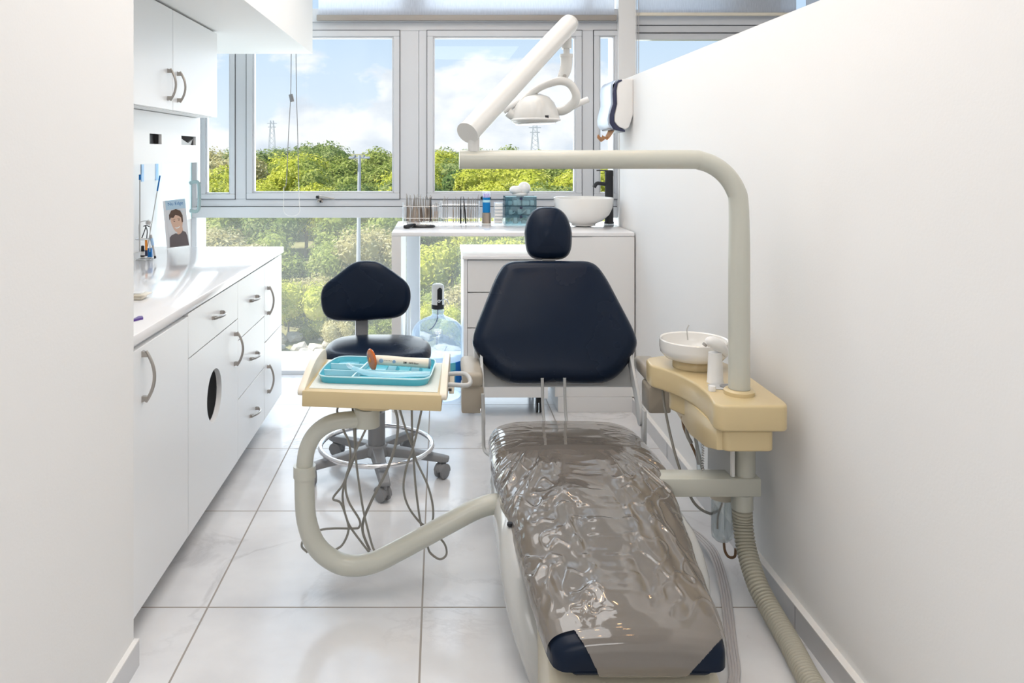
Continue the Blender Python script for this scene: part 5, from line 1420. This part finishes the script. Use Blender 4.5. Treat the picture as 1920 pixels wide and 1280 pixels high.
# flat bundle of supply hoses on the floor
fb_ = thing('supply_hoses', 'flat bundle of pale grey supply hoses on the floor between chair and corrugated hose', 'hoses', (.70, 2.0, 0))
bp = [P(1290, 978, 2.62), P(1315, 992, 2.55), P(1340, 1015, 2.45), (XX(1358, 2.33), 2.33, .012), (XX(1366, 2.2), 2.2, .006), (XX(1373, 2.05), 2.05, .006), (XX(1379, 1.95), 1.95, .006), (XX(1380, 1.85), 1.85, .006), (.655, 1.6, .006)]
for k in range(4):
    pts = [Vector(p) + Vector(((k - 1.5) * .0085, .004 * k, 0)) for p in bp]
    for p_ in pts: p_.z = max(.0048, min(p_.z, .04))
    obj('hose', B().tube(pts, .0042, 8, 6), 'hosel', fb_)

# ================================================================== DENTAL LAMP
dl = thing('dental_lamp', 'white operating lamp on a tall bent grey-green pole', 'dental lamp', (*pc, .613))
d0 = 2.19
pole = [Vector((pc[0], d0, .6275)), Vector((pc[0], d0, .80)), Vector((pc[0], d0, .98)), Vector((pc[0], d0, ZZ(420, d0)))]
cxp, czp = pc[0] , ZZ(299, d0)
rb_ = .135
for k in range(1, 9):
    a = k / 8 * pi / 2
    pole.append(Vector((cxp - rb_ + rb_ * cos(a), d0, czp - rb_ + rb_ * sin(a))))
pole += [Vector((cxp - .35, d0, czp)), Vector((XX(863, d0), d0, czp))]
obj('bent_pole', B().tube(pole, .0265, 32, 4, radii=[.0285] * 3 + [.027] + [.026] * 8 + [.0258, .0258]), 'tube', dl)
obj('pole_cap', B().cyl((XX(861, d0), d0, czp), (XX(863.5, d0), d0, czp), .0262, seg=32), 'tube', dl)
obj('pivot_post', B().cyl((XX(888, d0), d0, ZZ(284, d0)), (XX(888, d0), d0, ZZ(255, d0)), .0165, seg=28), 'lampw', dl)
e0 = P(877, 249, 2.17); e1 = P(1066, 46, 2.62)
sa = obj('spring_arm', B().cyl(e0, e1, .0315, seg=36), 'lampw', dl)
vv = (e1 - e0).normalized()
obj('arm_cap', B().cyl(e0 - vv * .002, e0 + vv * .004, .0325, seg=36).cyl(e0 - vv * .0025, e0 - vv * .0015, .003, seg=10), 'lampw', sa)
obj('arm_cap', B().lathe([(.0318, 0), (.030, .012), (.02, .022), (0, .026)], (0, 0, 0), 36, mtx=T(e1) @ vv.to_track_quat('Z', 'Y').to_matrix().to_4x4()), 'lampw', sa)
dh = 2.62
def H_(cx, cy): return P(840 + cx / 3.556, cy / 3.556, dh)
nk = obj('neck', B().cyl(H_(790, 235), H_(790, 325), .0165, seg=24).cyl(H_(790, 320), H_(790, 362), .0105, seg=20), 'lampw', dl)
obj('elbow', B().tube([H_(790, 362), H_(790, 420), H_(782, 470), H_(765, 510), H_(755, 545)], .018, 20, 5, radii=[.0205, .0195, .019, .0175, .015]).lathe([(0, 0), (.0215, 0), (.0215, .01), (0, .01)], H_(790, 382), 28), 'lampw', dl)
obj('elbow_screw', B().cyl(H_(772, 510) - Vector((0, .020, 0)), H_(772, 510) - Vector((0, .014, 0)), .006, seg=14), 'nickel', dl)
yk = [H_(440, 770), H_(475, 715), H_(530, 645), H_(600, 590), H_(680, 558), H_(745, 548), (H_(800, 570)), H_(836, 625), H_(838, 670), H_(810, 710), H_(765, 738), H_(728, 742)]
yk = [p + Vector((0, -.045 * sin(pi * i / 11), 0)) for i, p in enumerate(yk)]
obj('yoke', B().tube(yk, .0125, 16, 5, radii=[.013, .013, .0125, .0125, .013, .0135, .0135, .014, .0145, .015, .015, .014]), 'lampw', dl)
hc_ = H_(585, 800)
prof = [(0, .086), (.03, .084), (.055, .074), (.075, .055), (.088, .028), (.094, .006), (.094, 0), (.090, -.006), (.082, -.010), (0, -.010)]
hm2 = T(hc_) @ R(-2, 'Y')
hd = obj('lamp_head', B().lathe(prof, (0, 0, 0), 56, mtx=hm2, sx=.82, sy=1.05), 'lampw', dl)
obj('lens', B().lathe([(0, -.0105), (.080, -.0105), (.080, -.014), (0, -.014)], (0, 0, 0), 48, mtx=hm2, sx=.82, sy=1.05), 'lens', hd)
obj('switch', B().box(-.006, .006, -.004, .004, -.005, .004, .001, mtx=T(H_(633, 786) + Vector((0, -.092, 0)))), 'ink', hd)
obj('reflector_rim', B().tube([Vector(hc_) + Vector((.077 * cos(a * pi / 20), .099 * sin(a * pi / 20), .0)) for a in range(40)], .004, 8, 1, closed=True), 'white', hd)
obj('side_wing', B().tube([H_(400, 745), H_(440, 770), H_(480, 745), H_(520, 690), H_(560, 620)], .014, 12, 4, radii=[.016, .017, .015, .012, .008]), 'lampw', hd)
obj('grip', B().tube([H_(365, 735), H_(400, 715), H_(480, 670)], .0125, 16, 3, radii=[.0135, .0135, .0115]), 'white', dl)
obj('grip', B().tube([H_(770, 745), H_(850, 700), H_(935, 662)], .010, 16, 3, radii=[.011, .0105, .010]), 'white', dl)
